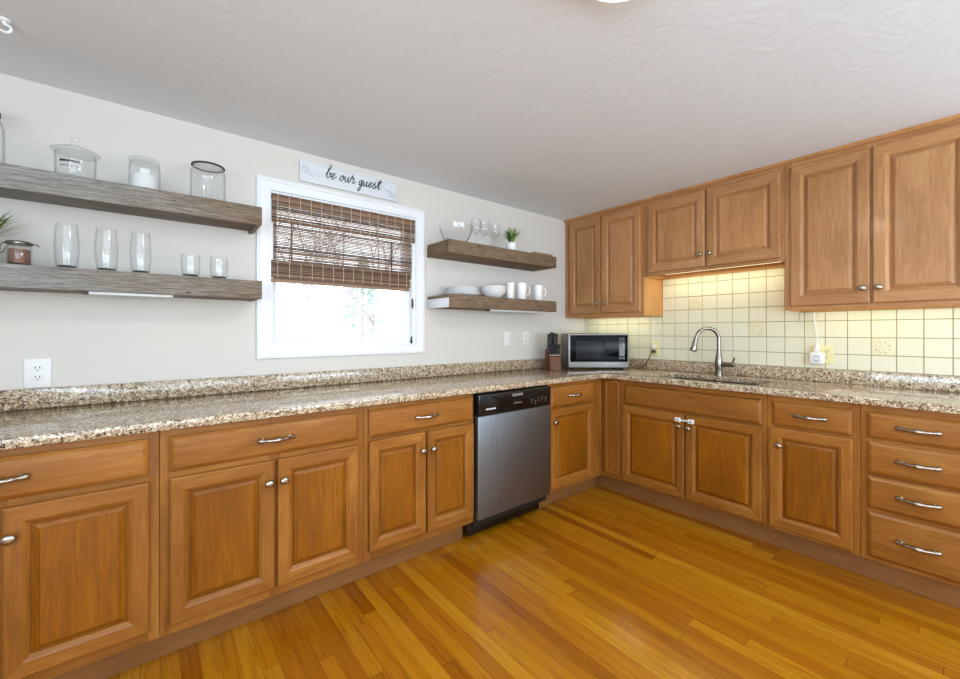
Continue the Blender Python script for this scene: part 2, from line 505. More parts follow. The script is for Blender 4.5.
t = thing('evergreen_tree', 'faint grey-green evergreen seen high through the right half of the window glass', 'tree', (2.54, 11.5, -.6))
bm = bmesh.new(); tube(bm, [(0, 0, 0), (0, 0, 4.4)], [.12, .03], 8); obj('trunk', bm, M['bark'], t)
bm = bmesh.new(); rnd = random.Random(4)
for i in range(420):
    z = rnd.uniform(1.5, 4.5); r = (4.8-z)*.36*rnd.uniform(.3, 1); a = rnd.uniform(0, 6.28)
    p = Vector((r*math.cos(a), r*math.sin(a), z-r*.3)); d = Vector((math.cos(a), math.sin(a), -.35))
    tube(bm, [p-d*.12, p, p+d*.14], [.015, .035, .004], 4)
obj('foliage', bm, M['evergreen'], t)

# ------------------------------------------------------------------ bamboo roman shade
sh = thing('roman_shade', 'brown woven bamboo roman shade half drawn over the window', 'window shade', (-2.793, -.006, 1.99))
SW = .886
def slats(bm, x0, x1, y, z0, z1, pitch, hgt, thick, jit=.3, seed=1):
    r_ = random.Random(seed); z = z0
    while z < z1:
        hh = hgt*(1+r_.uniform(-jit, jit)); yy = y+r_.uniform(-.0006, .0006)
        x = x0
        box(bm, x, x1, yy-thick/2, yy+thick/2, z, min(z+hh, z1+.002))
        z += pitch*(1+r_.uniform(-jit, jit))
def threads(bm, x0, x1, y, z0, z1, step, r=.0012, seed=2):
    n = int((x1-x0)/step)
    for i in range(n+1):
        x = x0+.03+i*(x1-x0-.06)/n
        box(bm, x-r, x+r, y-r*.6, y+r*.6, z0, z1, 0, 1)
bm = bmesh.new(); box(bm, 0, SW, .0, .022, -.028, 0, .003); obj('head_rail', bm, M['bamboo'], sh)
bm = bmesh.new(); slats(bm, 0, SW, -.010, -.158, -.004, .0062, .0058, .003, .35, 3); threads(bm, 0, SW, -.0125, -.158, -.004, .062); obj('valance', bm, [M['bamboo'], M['wick']], sh)
bm = bmesh.new(); slats(bm, .012, SW-.016, .006, -.40, -.14, .0092, .0064, .003, .09, 5)
obj('woven_panel', bm, M['bamboo'], sh)
bm = bmesh.new()
for i in range(9):
    z = -.15-.0285*i; box(bm, .012, SW-.016, .0025, .0045, z, z+.004)
box(bm, .10, .108, .0, .003, -.37, -.15); box(bm, .105, SW-.03, .0, .003, -.368, -.362); box(bm, SW-.17, SW-.162, .0, .003, -.37, -.17)
obj('fold_tape', bm, M['bamboo'], sh)
bm = bmesh.new(); slats(bm, -.002, SW-.030, -.004, -.462, -.37, .0062, .0060, .004, .35, 8)
slats(bm, -.002, SW-.034, .010, -.480, -.38, .0064, .0060, .004, .3, 9); threads(bm, 0, SW-.03, -.0072, -.462, -.37, .062); obj('bottom_fold', bm, [M['bamboo'], M['wick']], sh)
bm = bmesh.new(); box(bm, -.002, SW-.036, -.006, .012, -.486, -.470, .003); obj('bottom_bar', bm, M['bamboo'], sh)
bm = bmesh.new()
tube(bm, spline([(SW-.022, -.004, -.12), (SW-.012, -.002, -.22), (SW-.02, -.004, -.34), (SW-.024, -.004, -.46), (SW-.020, -.004, -.60), (SW-.022, -.004, -.80)]), .0018, 6)
tube(bm, spline([(SW-.028, -.004, -.45), (SW-.012, -.006, -.55), (SW-.024, -.004, -.66), (SW-.022, -.004, -.80)]), .0018, 6)
obj('pull_cord', bm, M['shade_cord'], sh)
bm = bmesh.new(); lathe(bm, [(.002, .0), (.006, -.008), (.008, -.04), (.005, -.05), (0, -.05)], (SW-.022, -.004, -.79), 12); obj('cord_tassel', bm, M['tassel'], sh)
bm = bmesh.new(); lathe(bm, [(.002, .02), (.007, .01), (.008, -.03), (.004, -.05), (0, -.05)], (SW-.016, -.006, -.555), 12)
obj('cord_tassel', bm, M['tassel'], sh)

# ------------------------------------------------------------------ sign over the window
sg = thing('wall_sign', 'white wooden sign with black script lettering hung above the window', 'sign', (-2.648, -.0005, 2.089))
sw_, shh = .606, .122
bm = bmesh.new(); box(bm, 0, sw_, -.012, 0, 0, shh, .002); obj('board', bm, M['white_paint'], sg)
bm = bmesh.new()
ring_loops(bm, [(0, 0, -.012), (0, 0, -.018), (.008, .008, -.018), (.008, .008, -.012)], sw_, shh, (0, 0)); obj('frame', bm, M['white_paint'], sg)
GL = {
 'b': ([[(-.1, .5), (.25, 1.3), (.5, 2.0), (.42, 2.25), (.25, 1.9), (.12, .9), (.1, .25), (.3, 0), (.58, .25), (.6, .75), (.4, .9), (.85, .8)]], .85),
 'e': ([[(-.05, .35), (.35, .5), (.5, .85), (.32, 1.0), (.1, .6), (.18, .1), (.45, .02), (.85, .5)]], .8),
 'o': ([[(.42, 1.0), (.12, .75), (.08, .25), (.32, 0), (.6, .3), (.58, .8), (.42, 1.0), (.6, .7), (.95, .85)]], .9),
 'u': ([[(0, .95), (.05, .3), (.25, 0), (.5, .4), (.62, 1.0), (.6, .3), (.78, 0), (1.0, .35)]], .98),
 'r': ([[(-.02, .3), (.2, 1.25), (.3, 1.4), (.28, .95), (.62, .95), (.52, .3), (.66, 0), (.95, .4)]], .9),
 'g': ([[(.6, .8), (.35, 1.0), (.1, .6), (.16, .1), (.4, .1), (.62, .95), (.55, 0), (.42, -.95), (.15, -1.0), (.18, -.55), (.9, .2)]], .88),
 's': ([[(-.05, .2), (.35, 1.15), (.32, .75), (.6, .3), (.42, 0), (.08, .12), (.5, .05), (.9, .4)]], .82),
 't': ([[(0, .3), (.5, 1.9), (.34, .5), (.48, 0), (.85, .3)], [(.0, 1.25), (.85, 1.45)]], .85)}
bm = bmesh.new()
def script(bm, text, x, z, s):
    for c in text:
        if c == ' ': x += .65*s; continue
        st, adv = GL[c]
        for k, l in enumerate(st):
            pts = spline([(x+(px+.22*pz)*s, -.0135, z+pz*s) for px, pz in l], 5)
            rr = [s*(.15+.10*abs(math.sin(i*.5))) for i in range(len(pts))]
            tube(bm, pts, rr, 6, 0, .0009/(s*.1))
        x += adv*s
    return x
script(bm, 'be our guest', .145, .052, .0345)
obj('lettering', bm, M['ink'], sg, label='black brush-script lettering')
for flip in (0, 1):
    bm = bmesh.new()
    for q, dz in ((1, 0), (.75, .012)):
        pts = [(.018+.0, .075), (.016, .09), (.035, .097), (.052, .085), (.03, .068), (.07, .06), (.11, .045)]
        P = [((sw_-px*q-.002) if flip else px*q+.002, -.0128, (shh-pz-dz) if flip else pz-dz) for px, pz in pts]
        tube(bm, spline(P, 5), .0011, 5)
    obj('flourish', bm, M['grey_ink'], sg)

# ------------------------------------------------------------------ cabinet hardware prototypes (mesh data shared by all copies)
def knob_mesh():
    bm = bmesh.new()
    lathe(bm, [(.007, 0), (.0075, .002), (.0055, .006), (.0055, .011), (.010, .015), (.0155, .019), (.0165, .023), (.013, .0275), (.006, .029), (0, .0292)], seg=20)
    bmesh.ops.rotate(bm, verts=bm.verts[:], cent=(0, 0, 0), matrix=Matrix.Rotation(R(90), 3, 'X'))
    bmesh.ops.scale(bm, verts=bm.verts[:], vec=(1.12, 1, .92))
    bmesh.ops.recalc_face_normals(bm, faces=bm.faces[:])
    me = bpy.data.meshes.new('knob'); bm.to_mesh(me); bm.free(); me.materials.append(M['pewter']); me.shade_smooth()
    return me
def pull_mesh():
    bm = bmesh.new(); n = 28; pts = []; rs = []
    for i in range(n+1):
        u = -1+2*i/n; a = abs(u)
        y = -.004-.027*max(0, 1-a**2.2)
        pts.append((u*.066, y, .004*math.sin(u*3.1)*0))
        rs.append(.0064+.0056*math.exp(-(u/.22)**2)+.0045*math.exp(-((a-.93)/.12)**2)+.0018*math.exp(-((a-.5)/.08)**2))
    tube(bm, pts, rs, 10)
    for s in (-1, 1):
        lathe(bm, [(.0075, 0), (.0075, .004), (.004, .006), (.004, .013), (0, .014)], (s*.052, 0, 0), 12)
        for v in bm.verts[-(12*4+1):]:
            x, y, z = v.co; v.co = Vector((x, -z, y))
    bmesh.ops.recalc_face_normals(bm, faces=bm.faces[:])
    me = bpy.data.meshes.new('handle'); bm.to_mesh(me); bm.free(); me.materials.append(M['pewter']); me.shade_smooth(); me.set_sharp_from_angle(angle=R(50))
    return me
KNOB, PULL = knob_mesh(), pull_mesh()

def door(root, x0, x1, z0, z1, y, knob=None, sw=.046, rw=.050, wv='wood_v', wh='wood_h', wp='panel'):
    w, h = x1-x0, z1-z0
    bm = bmesh.new()
    ring_loops(bm, [(0, 0, 0), (0, 0, -.014), (.002, .002, -.018), (.006, .006, -.020), (sw-.004, rw-.004, -.020), (sw-.001, rw-.001, -.0185),
                    (sw+.002, rw+.002, -.0175), (sw+.010, rw+.010, -.0115), (sw+.012, rw+.012, -.0095), (sw+.0125, rw+.0125, -.003)], w, h, (0, 1), fill_first=True)
    d = obj('door', bm, [M[wv], M[wh]], root, (x0, y, z0), sharp=14)
    bm = bmesh.new()
    ring_loops(bm, [(sw+.010, rw+.010, -.001), (sw+.010, rw+.010, -.0025), (sw+.0175, rw+.0175, -.003), (sw+.019, rw+.019, -.0065), (sw+.032, rw+.032, -.0140), (sw+.0335, rw+.0335, -.0165)], w, h, (0, 0), fill_last=True, fill_first=True)
    obj('door_panel', bm, M[wp], d, sharp=14)
    if knob: share('knob', KNOB, d, (knob[0]-x0, -.0195, knob[1]-z0))
    return d

def drawer(root, x0, x1, z0, z1, y, handle=True, name='drawer_front'):
    w, h = x1-x0, z1-z0
    bm = bmesh.new()
    ring_loops(bm, [(0, 0, 0), (0, 0, -.010), (.003, .003, -.0125), (.010, .010, -.0175), (.015, .015, -.0195), (.019, .019, -.020)], w, h, (0, 0), fill_last=True, fill_first=True)
    d = obj(name, bm, M['wood_h'], root, (x0, y, z0), sharp=14)
    if handle: share('handle', PULL, d, (w/2, -.0195, h/2+.002))
    return d

ZC = .8805          # carcass top, just under the stone
def carcass(root, w, depth, z0, z1, name='carcass', floor_=True, top=False, m=None, lift=0):
    bm = bmesh.new(); t = .016
    box(bm, .0006, t, .019, depth, z0, z1); box(bm, w-t, w-.0006, .019, depth, z0, z1)
    box(bm, t, w-t, depth-.008, depth, z0, z1)
    if floor_: box(bm, t, w-t, .019, depth-.008, z0+lift, z0+lift+t)
    if top: box(bm, t, w-t, .019, depth-.008, z1-t, z1)
    return obj(name, bm, m or M['carcass'], root, smooth=False)
def face_frame(root, w, z0, z1, stiles, rails, wv='wood_v', wh='wood_h'):
    """stiles: (x0,x1); rails: (x0,x1,z0,z1)"""
    bm = bmesh.new()
    for a, b in stiles: box(bm, a, b, 0, .019, z0, z1, .0008, 0, 1)
    for a, b, c, d in rails: box(bm, a, b, .0006, .0185, c, d, .0008, 1, 1)
    return obj('face_frame', bm, [M[wv], M[wh]], root, smooth=False)
FA = -.61
def base(label, x0, x1, wall):
    """wall 'A': face looks at -y, x runs right; wall 'B': face looks at -x, x runs towards -y"""
    if wall == 'A': return thing('base_cabinet', label, 'cabinet', (x0, FA, 0), 0, 'honey maple base cabinets'), x1-x0
    return thing('base_cabinet', label, 'cabinet', (FA, x0, 0), R(-90), 'honey maple base cabinets'), x0-x1
DEP = .604

def std_base(label, x0, x1, wall, doors, drawers, mid=None, zd=.177, rst=.032):
    root, w = base(label, x0, x1, wall)
    loc = (lambda v: v-x0) if wall == 'A' else (lambda v: x0-v)
    carcass(root, w, DEP, .137, ZC)
    st = [(0.0003, .032), (w-rst, w-.0003)]
    if mid is not None: st.append((loc(mid)-.02, loc(mid)+.02))
    rl = [(.03, w-.03, .135, .172), (.03, w-.03, .680, .735), (.03, w-.03, .845, ZC)]
    face_frame(root, w, .135, ZC, st, rl)
    for d in doors:
        a, b, za, zb, kx, kz = d
        door(root, loc(a), loc(b), za, zb, -.0004, (loc(kx), kz))
    for d in drawers:
        a, b, za, zb, hn = d
        drawer(root, loc(a), loc(b), za, zb, -.0004, hn, 'drawer_front' if hn else 'false_drawer_front')
    return root

std_base('honey maple base cabinet at the left end of the counter, cut off by the frame', -4.04, -3.2815, 'A',
         [(-4.012, -3.672, .177, .702, -3.69, .614), (-3.652, -3.309, .177, .702, -3.634, .614)],
         [(-4.012, -3.312, .724, .853, True)], -3.662)
std_base('honey maple base cabinet with two doors and one long drawer under the left wall shelves', -3.2805, -2.523, 'A',
         [(-3.254, -2.909, .175, .702, -2.932, .615), (-2.898, -2.552, .175, .702, -2.876, .615)],
         [(-3.254, -2.552, .725, .851, True)], -2.9035)
std_base('honey maple two-door base cabinet just left of the steel dishwasher', -2.522, -1.8625, 'A',
         [(-2.499, -2.188, .180, .708, -2.213, .615), (-2.178, -1.872, .180, .708, -2.150, .614)],
         [(-2.499, -1.872, .725, .853, True)], -2.183)
std_base('narrow honey maple base cabinet in the corner, right of the steel dishwasher', -1.2345, -.611, 'A',
         [(-1.211, -.748, .165, .704, -1.187, .620)], [(-1.212, -.728, .716, .852, True)], rst=.145)
# corner filler
fl = thing('filler_panel', 'tall plain maple filler panel in the inner corner beside the sink cabinet', 'cabinet panel', (FA, -.6115, 0), R(-90))
bm = bmesh.new(); box(bm, .0005, .157, 0, .019, .135, ZC, .0008, 0, 1); obj('backing_board', bm, M['wood_v'], fl, smooth=False)
bm = bmesh.new()
ring_loops(bm, [(0, 0, 0), (0, 0, -.011), (.004, .004, -.014), (.016, .016, -.014), (.020, .020, -.010), (.024, .024, -.010)], .124, .70, (0, 0), fill_last=True, fill_first=True)
obj('face_panel', bm, M['wood_v'], fl, (.026, -.0004, .166))
KY = -.505
for nm, (xa, xb, ya, yb) in (('trim_2', (-4.04, -1.8627, KY, KY+.013)), ('trim_3', (-1.2343, KY+.013, KY, KY+.013))):
    struct(nm, bx(xa, xb, ya, yb, .0005, .134), M['kick'], smooth=False)
bm = bx(0, 2.459+KY-.0005, 0, .013, .0005, .134)
o_ = struct('trim_4', bm, M['kick'], smooth=False); o_.location = (KY, KY-.0005, 0); o_.rotation_euler = (0, 0, R(-90))

sink_cab = std_base('wide maple sink cabinet with two doors joined by white child locks', -.7695, -1.6865, 'B',
         [(-.791, -1.235, .150, .694, -1.207, .616), (-1.246, -1.664, .155, .694, -1.268, .612)],
         [(-.807, -1.664, .706, .843, False)], -1.2405)
std_base('narrow maple base cabinet with one door and one drawer, right of the sink cabinet', -1.6875, -2.0745, 'B',
         [(-1.702, -2.048, .153, .703, -1.748, .609)], [(-1.715, -2.045, .716, .845, True)])
root, w = base('maple base cabinet with a stack of four drawers at the right edge', -2.0755, -2.459, 'B')
carcass(root, w, DEP, .137, ZC)
face_frame(root, w, .135, ZC, [(.0003, .032), (w-.032, w-.0003)], [(.03, w-.03, a, b) for a, b in ((.135, .165), (.360, .396), (.530, .560), (.690, .732), (.845, ZC))])
for za, zb in ((.722, .845), (.552, .706), (.388, .539), (.155, .370)): drawer(root, .0245, .3585, za, zb, -.0004)

# child lock on the sink doors
cl = thing('child_lock', 'white plastic child lock strapped across the two sink cabinet doors', 'lock', (FA-.0206, -1.199, .658), R(-90))
for px in (0, .083):
    bm = bmesh.new(); box(bm, px-.019, px+.019, -.012, 0, -.014, .014, .004, 0, 3); p = obj('lock_pad', bm, M['plate'], cl)
    bm = bmesh.new(); box(bm, px-.009, px+.009, -.0128, -.0118, -.003, .003); obj('lock_button', bm, M['panel_gray'], p)
bm = bmesh.new(); box(bm, .019, .064, -.007, -.003, -.005, .005, .001); obj('lock_strap', bm, M['plate'], cl)

# ------------------------------------------------------------------ dishwasher
dw = thing('dishwasher', 'stainless steel dishwasher with black control panel between the base cabinets', 'dishwasher', (-1.860, FA, 0))
dww = .6225
bm = bmesh.new(); box(bm, .004, dww-.004, .005, .58, .10, .872); obj('tub', bm, M['black_matte'], dw, smooth=False)
bm = bmesh.new(); box(bm, .006, dww-.006, -.036, .004, .150, .744, .006, 0, 3); obj('door', bm, M['stainless'], dw)
bm = bmesh.new(); box(bm, .006, dww-.006, -.040, .004, .746, .870, .008, 0, 3); cp = obj('control_panel', bm, M['black'], dw)
bm = bmesh.new()
n = 16
for i in range(n):      # smiling grip recess rim
    u0, u1 = -1+2*i/n, -1+2*(i+1)/n
    f = lambda u: .856-.034*(1-u*u)
    a = [bm.verts.new(p) for p in ((.31+u0*.20, -.0405, f(u0)), (.31+u1*.20, -.0405, f(u1)), (.31+u1*.20, -.047, f(u1)-.006), (.31+u0*.20, -.047, f(u0)-.006),
                                   (.31+u0*.20, -.0405, f(u0)-.012), (.31+u1*.20, -.0405, f(u1)-.012))]
    bm.faces.new((a[0], a[1], a[2], a[3])); bm.faces.new((a[3], a[2], a[5], a[4]))
obj('grip', bm, M['black'], cp, recalc=True)
bm = bmesh.new(); box(bm, .265, .355, -.0455, -.040, .836, .852, .003); obj('latch_plate', bm, M['mid_print'], cp)
bm = bmesh.new()
for i in range(10): box(bm, .060+i*.0074, .0655+i*.0074, -.0406, -.0398, .776, .784 if i % 3 else .786)
obj('logo', bm, M['white_print'], cp)
bm = bmesh.new()
for i in range(5): box(bm, .280+i*.014, .289+i*.014, -.0406, -.0398, .790, .798)
for i in range(3): box(bm, .286+i*.02, .290+i*.02, -.0406, -.0398, .808, .812)
obj('cycle_print', bm, M['mid_print'], cp)
for i, zz in enumerate((.798, .790, .803, .806, .800)):
    bm = bmesh.new(); xx = .43+i*.032
    box(bm, xx, xx+.014, -.0406, -.0398, zz, zz+.003); box(bm, xx+.004, xx+.007, -.0406, -.0398, zz-.014, zz-.002); box(bm, xx, xx+.010, -.0406, -.0398, zz-.020, zz-.017); obj('button_mark', bm, M['mid_print'], cp)
bm = bmesh.new(); box(bm, .004, dww-.004, .066, .085, .022, .145, .002); obj('kick_plate', bm, M['black'], dw)
for px in (.07, dww-.07):
    bm = bmesh.new(); lathe(bm, [(.016, .0005), (.016, .008), (.006, .012), (.006, .10)], (px, .13, 0), 12); obj('foot', bm, M['black_matte'], dw)

# ------------------------------------------------------------------ granite worktop (one L-shaped slab with the sink cut out)
CE = .648
SX0, SX1, SY0, SY1 = -.535, -.185, -1.605, -.935
ct = thing('countertop', 'speckled tan granite countertop running along both walls and into the corner', 'countertop', (0, 0, 0))
cu = bpy.data.curves.new('slab_outline', 'CURVE'); cu.dimensions = '2D'; cu.fill_mode = 'BOTH'
def poly(pts):
    s = cu.splines.new('POLY'); s.points.add(len(pts)-1)
    for p, q in zip(s.points, pts): p.co = (q[0], q[1], 0, 1)
    s.use_cyclic_u = True
rad = .055; arc = [(-CE-rad+rad*math.cos(a), -CE-rad+rad*math.sin(a)) for a in [R(90-90*i/8) for i in range(9)]]
poly([(-.003, -.003), (-4.06, -.003), (-4.06, -CE)] + arc + [(-CE, -2.475), (-.003, -2.475)])
def rr(x0, x1, y0, y1, r, n=6):
    o = []
    for cx, cy, a0 in ((x1-r, y1-r, 0), (x0+r, y1-r, 90), (x0+r, y0+r, 180), (x1-r, y0+r, 270)):
        o += [(cx+r*math.cos(R(a0+90*i/n)), cy+r*math.sin(R(a0+90*i/n))) for i in range(n+1)]
    return o
poly(rr(SX0, SX1, SY0, SY1, .04))
cu.extrude = .0125; cu.bevel_depth = .0042; cu.bevel_resolution = 2; cu.offset = -.0042
tmp = bpy.data.objects.new('slab_outline', cu); COL.objects.link(tmp)
bpy.context.view_layer.update()
me = bpy.data.meshes.new_from_object(tmp.evaluated_get(bpy.context.evaluated_depsgraph_get()))
bpy.data.objects.remove(tmp)
me.name = 'slab'; me.materials.clear(); me.materials.append(M['granite'])
bm = bmesh.new(); bm.from_mesh(me); bmesh.ops.remove_doubles(bm, verts=bm.verts[:], dist=1e-5); bmesh.ops.translate(bm, verts=bm.verts[:], vec=(0, 0, .8973))
obj('slab', bm, M['granite'], ct)
bm = bmesh.new(); box(bm, -4.06, -.0035, -.022, -.002, .9142, .996, .003); obj('splash_strip', bm, M['granite'], ct)
bm = bmesh.new(); box(bm, -.022, -.002, -2.475, -.0225, .9142, .996, .003); obj('splash_strip', bm, M['granite'], ct)

# sink bowl hung under the stone
sk = thing('sink', 'undermount steel kitchen sink let into the granite below the faucet', 'sink', (0, 0, 0))
bm = bmesh.new()
def loop(pts, z): return [bm.verts.new((x, y, z)) for x, y in pts]
Ls = [loop(rr(SX0-.02, SX1+.02, SY0-.02, SY1+.02, .05), .8795), loop(rr(SX0+.001, SX1-.001, SY0+.001, SY1-.001, .04), .8795),
      loop(rr(SX0+.006, SX1-.006, SY0+.006, SY1-.006, .04), .76), loop(rr(SX0+.03, SX1-.03, SY0+.03, SY1-.03, .04), .71)]
for a, b in zip(Ls, Ls[1:]):
    for i in range(len(a)): bm.faces.new((a[i], a[(i+1) % len(a)], b[(i+1) % len(a)], b[i]))
bm.faces.new(Ls[-1])
obj('bowl', bm, M['sink_steel'], sk)
bm = bmesh.new(); lathe(bm, [(.045, .0), (.045, .003), (.036, .004), (.034, -.004), (0, -.004)], ((SX0+SX1)/2, (SY0+SY1)/2, .7105), 24); obj('drain', bm, M['steel'], sk)

# faucet
fc = thing('faucet', 'brushed nickel gooseneck faucet with pull-down spray head behind the sink', 'faucet', (-.118, -1.248, .9143), 0)
bm = bmesh.new(); lathe(bm, [(.029, 0), (.029, .006), (.025, .010), (.0235, .05), (.0245, .056), (.0245, .10), (.021, .13), (.0155, .165), (.0145, .18), (0, .18)], seg=24); obj('body', bm, M['steel'], fc)
a0 = R(137); dx, dy = math.cos(a0), math.sin(a0)   # spout swings out over the bowl towards the room corner
def P(r, z): return (dx*r, dy*r, z)
bm = bmesh.new()
pts = [P(0, .17), P(0, .24)] + [P(.078-.078*math.cos(R(a)), .262+.078*math.sin(R(a))) for a in range(0, 166, 11)] + [P(.160, .265)]
tube(bm, pts, .0128, 14); obj('spout', bm, M['steel'], fc)
bm = bmesh.new(); tube(bm, [P(.159, .268), P(.163, .245), P(.170, .215), P(.177, .185), P(.1785, .178)], [.0145, .0165, .019, .0245, .023], 18); sp = obj('spray_head', bm, M['steel'], fc)
bm = bmesh.new(); tube(bm, [P(.1783, .1785), P(.1795, .174)], [.021, .019], 18); obj('nozzle', bm, M['black_matte'], sp)
bm = bmesh.new(); tube(bm, [(0, -.015, .082), (0, -.060, .082), (0, -.098, .084), (0, -.101, .084)], [.0175, .017, .0165, .013], 16)
tube(bm, [(0, -.088, .090), (-.001, -.094, .108), (-.003, -.104, .134)], [.008, .007, .006], 10); obj('lever', bm, M['steel'], fc)

# ------------------------------------------------------------------ cream wall tiles behind the sink
tl = thing('tile_backsplash', 'cream square tile backsplash with a few embossed flower tiles under the wall cabinets', 'backsplash', (-.0005, 0, 0))
PY, PZ, Y0, Z0 = .105, .1035, -.038, .987
bm = bmesh.new(); dec = []
regions = [(-2.455, -.0015, .9965, 1.357), (-1.690, -.776, 1.357, 1.660)]
for ra, rb, rc, rd in regions: box(bm, -.005, 0, ra, rb, rc, rd, 0, 1)
tiles = bmesh.new()
def one_tile(bm, ya, yb, za, zb):
    g = .0017
    ya += g; yb -= g; za += g; zb -= g
    if yb-ya < .004 or zb-za < .004: return
    o = [bm.verts.new((-.005, y, z)) for y, z in ((ya, za), (yb, za), (yb, zb), (ya, zb))]
    b = .0016; i = [bm.verts.new((-.0085, y, z)) for y, z in ((ya+b, za+b), (yb-b, za+b), (yb-b, zb-b), (ya+b, zb-b))]
    m_ = [bm.verts.new((-.0075, y, z)) for y, z in ((ya+b*.35, za+b*.35), (yb-b*.35, za+b*.35), (yb-b*.35, zb-b*.35), (ya+b*.35, zb-b*.35))]
    for p, q in ((o, m_), (m_, i)):
        for k in range(4): bm.faces.new((p[k], p[(k+1) % 4], q[(k+1) % 4], q[k]))
    bm.faces.new(i)
DEC = {(9, 4), (13, 2), (19, 1)}
for k in range(-1, 24):
    yb, ya = Y0-k*PY, Y0-(k+1)*PY
    for j in range(0, 7):
        za, zb = Z0+j*PZ, Z0+(j+1)*PZ
        hi = 1.660 if (-1.690 < (ya+yb)/2 < -.776) else 1.357
        A_, B_ = max(ya, -2.455), min(yb, -.0015)
        if zb > 1.357 and za < 1.357 and A_ < -1.690 < B_: one_tile(tiles, A_, -1.690, za, 1.357)
        if hi > 1.4 and j >= 3: A_, B_ = max(A_, -1.690), min(B_, -.776)
        if (k, j) in DEC: dec.append((A_, B_, za, zb)); continue
        one_tile(tiles, A_, B_, max(za, .9965), min(zb, hi))
obj('grout_bed', bm, [M['grout'], M['grout']], tl, smooth=False)
obj('tile_field', tiles, M['tile'], tl)
for ya, yb, za, zb in dec:
    bm = bmesh.new(); one_tile(bm, ya, yb, za, zb)
    cy, cz = (ya+yb)/2, (za+zb)/2
    for i in range(8):
        a = R(22.5+45*i); r = .030
        s0 = len(bm.verts); bm.verts.ensure_lookup_table()
        lathe(bm, [(0, -.006), (.5, -.004), (.8, 0), (.5, .004), (0, .006)], seg=10)
        bm.verts.ensure_lookup_table()
        for v in bm.verts[s0:]:
            x, y, z = v.co
            lx, ly = x*.0105, y*.0075
            v.co = Vector((-.0085+z*.9, cy+r*math.cos(a)+lx*math.cos(a)-ly*math.sin(a), cz+r*math.sin(a)+lx*math.sin(a)+ly*math.cos(a)))
    for i in range(9):
        a = R(45+90*i); r = .056 if i < 4 else (.013 if i < 8 else 0)
        if i >= 4: a += R(45)
        s0 = len(bm.verts)
        lathe(bm, [(0, -.005), (.8, 0), (0, .005)], seg=8)
        bm.verts.ensure_lookup_table()
        rr_ = min(r, .046/max(abs(math.cos(a)), abs(math.sin(a)))) if i < 4 else r
        for v in bm.verts[s0:]:
            x, y, z = v.co; v.co = Vector((-.0085+z*.7, cy+rr_*math.cos(a)*.92+x*.0075, cz+rr_*math.sin(a)*.92+y*.0075))
    for f in bm.faces[:14]: f.material_index = 1
    obj('embossed_tile', bm, [M['tile'], M['antique']], tl, label='tile embossed with a flower')

# ------------------------------------------------------------------ wall cabinets
UF = -.305
ZT = 2.2405
def upper(label, y0, y1, z0, doors, mid, side_vis=False):
    root = thing('wall_cabinet', label, 'cabinet', (UF, y0, 0), R(-90), 'honey maple wall cabinets'); w = y0-y1
    loc = lambda v: y0-v
    carcass(root, w, .3035, z0, ZT, top=True, lift=.050)
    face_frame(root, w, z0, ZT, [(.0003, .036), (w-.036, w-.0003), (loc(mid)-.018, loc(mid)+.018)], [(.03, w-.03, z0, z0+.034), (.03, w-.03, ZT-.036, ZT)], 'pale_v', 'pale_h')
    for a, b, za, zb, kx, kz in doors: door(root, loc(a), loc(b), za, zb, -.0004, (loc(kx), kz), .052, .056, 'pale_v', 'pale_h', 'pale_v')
    return root
upper('tall two-door maple wall cabinet in the corner above the microwave', -.002, -.7755, 1.358,
      [(-.060, -.393, 1.388, 2.216, -.362, 1.470), (-.402, -.757, 1.388, 2.216, -.436, 1.470)], -.3975)
upper('short two-door maple wall cabinet above the sink and faucet', -.7765, -1.6905, 1.660,
      [(-.815, -1.235, 1.682, 2.211, -1.206, 1.768), (-1.246, -1.671, 1.682, 2.211, -1.268, 1.768)], -1.2405)
upper('tall two-door maple wall cabinet at the right edge above the smart plug', -1.6915, -2.459, 1.358,
      [(-1.721, -2.069, 1.382, 2.213, -2.042, 1.463), (-2.079, -2.436, 1.382, 2.213, -2.104, 1.463)], -2.074)
bm = bmesh.new()
prof = [(-.0015, 2.2410), (-.318, 2.2410), (-.322, 2.2440), (-.330, 2.2500), (-.334, 2.2545), (-.334, 2.2582), (-.0015, 2.2582)]
for y in (-.0015, -2.459):
    pass
A_ = [bm.verts.new((x, -.0015, z)) for x, z in prof]; B_ = [bm.verts.new((x, -2.459, z)) for x, z in prof]
for i in range(len(prof)):
    j = (i+1) % len(prof); bm.faces.new((A_[i], A_[j], B_[j], B_[i]))
bm.faces.new(A_[::-1]); bm.faces.new(B_)
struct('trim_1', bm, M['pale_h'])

# under-cabinet lights: slim housings with a warm diffuser
def uc_light(label, y0, y1, z, power, xc=-.12):
    root = thing('under_cabinet_light', label, 'light', (xc, y0, z+.0495), R(-90), 'strip lights under the wall cabinets'); w = y0-y1
    bm = bmesh.new(); box(bm, 0, w, -.03, .03, -.022, 0, .003); obj('housing', bm, M['plate'], root)
    bm = bmesh.new(); box(bm, .008, w-.008, -.022, .022, -.0245, -.0222, .001); obj('diffuser', bm, M['led'], root)
    area('strip_light', (xc, (y0+y1)/2, z+.023), (0, 0, 0), .05, w-.02, power, WARM[:3])
uc_light('slim warm strip light under the corner wall cabinet above the microwave', -.10, -.70, 1.358, 1.15)
uc_light('slim warm strip light under the short wall cabinet above the faucet', -.84, -1.63, 1.660, 2.0)
uc_light('slim warm strip light under the right wall cabinet above the smart plug', -1.75, -2.40, 1.358, .8)

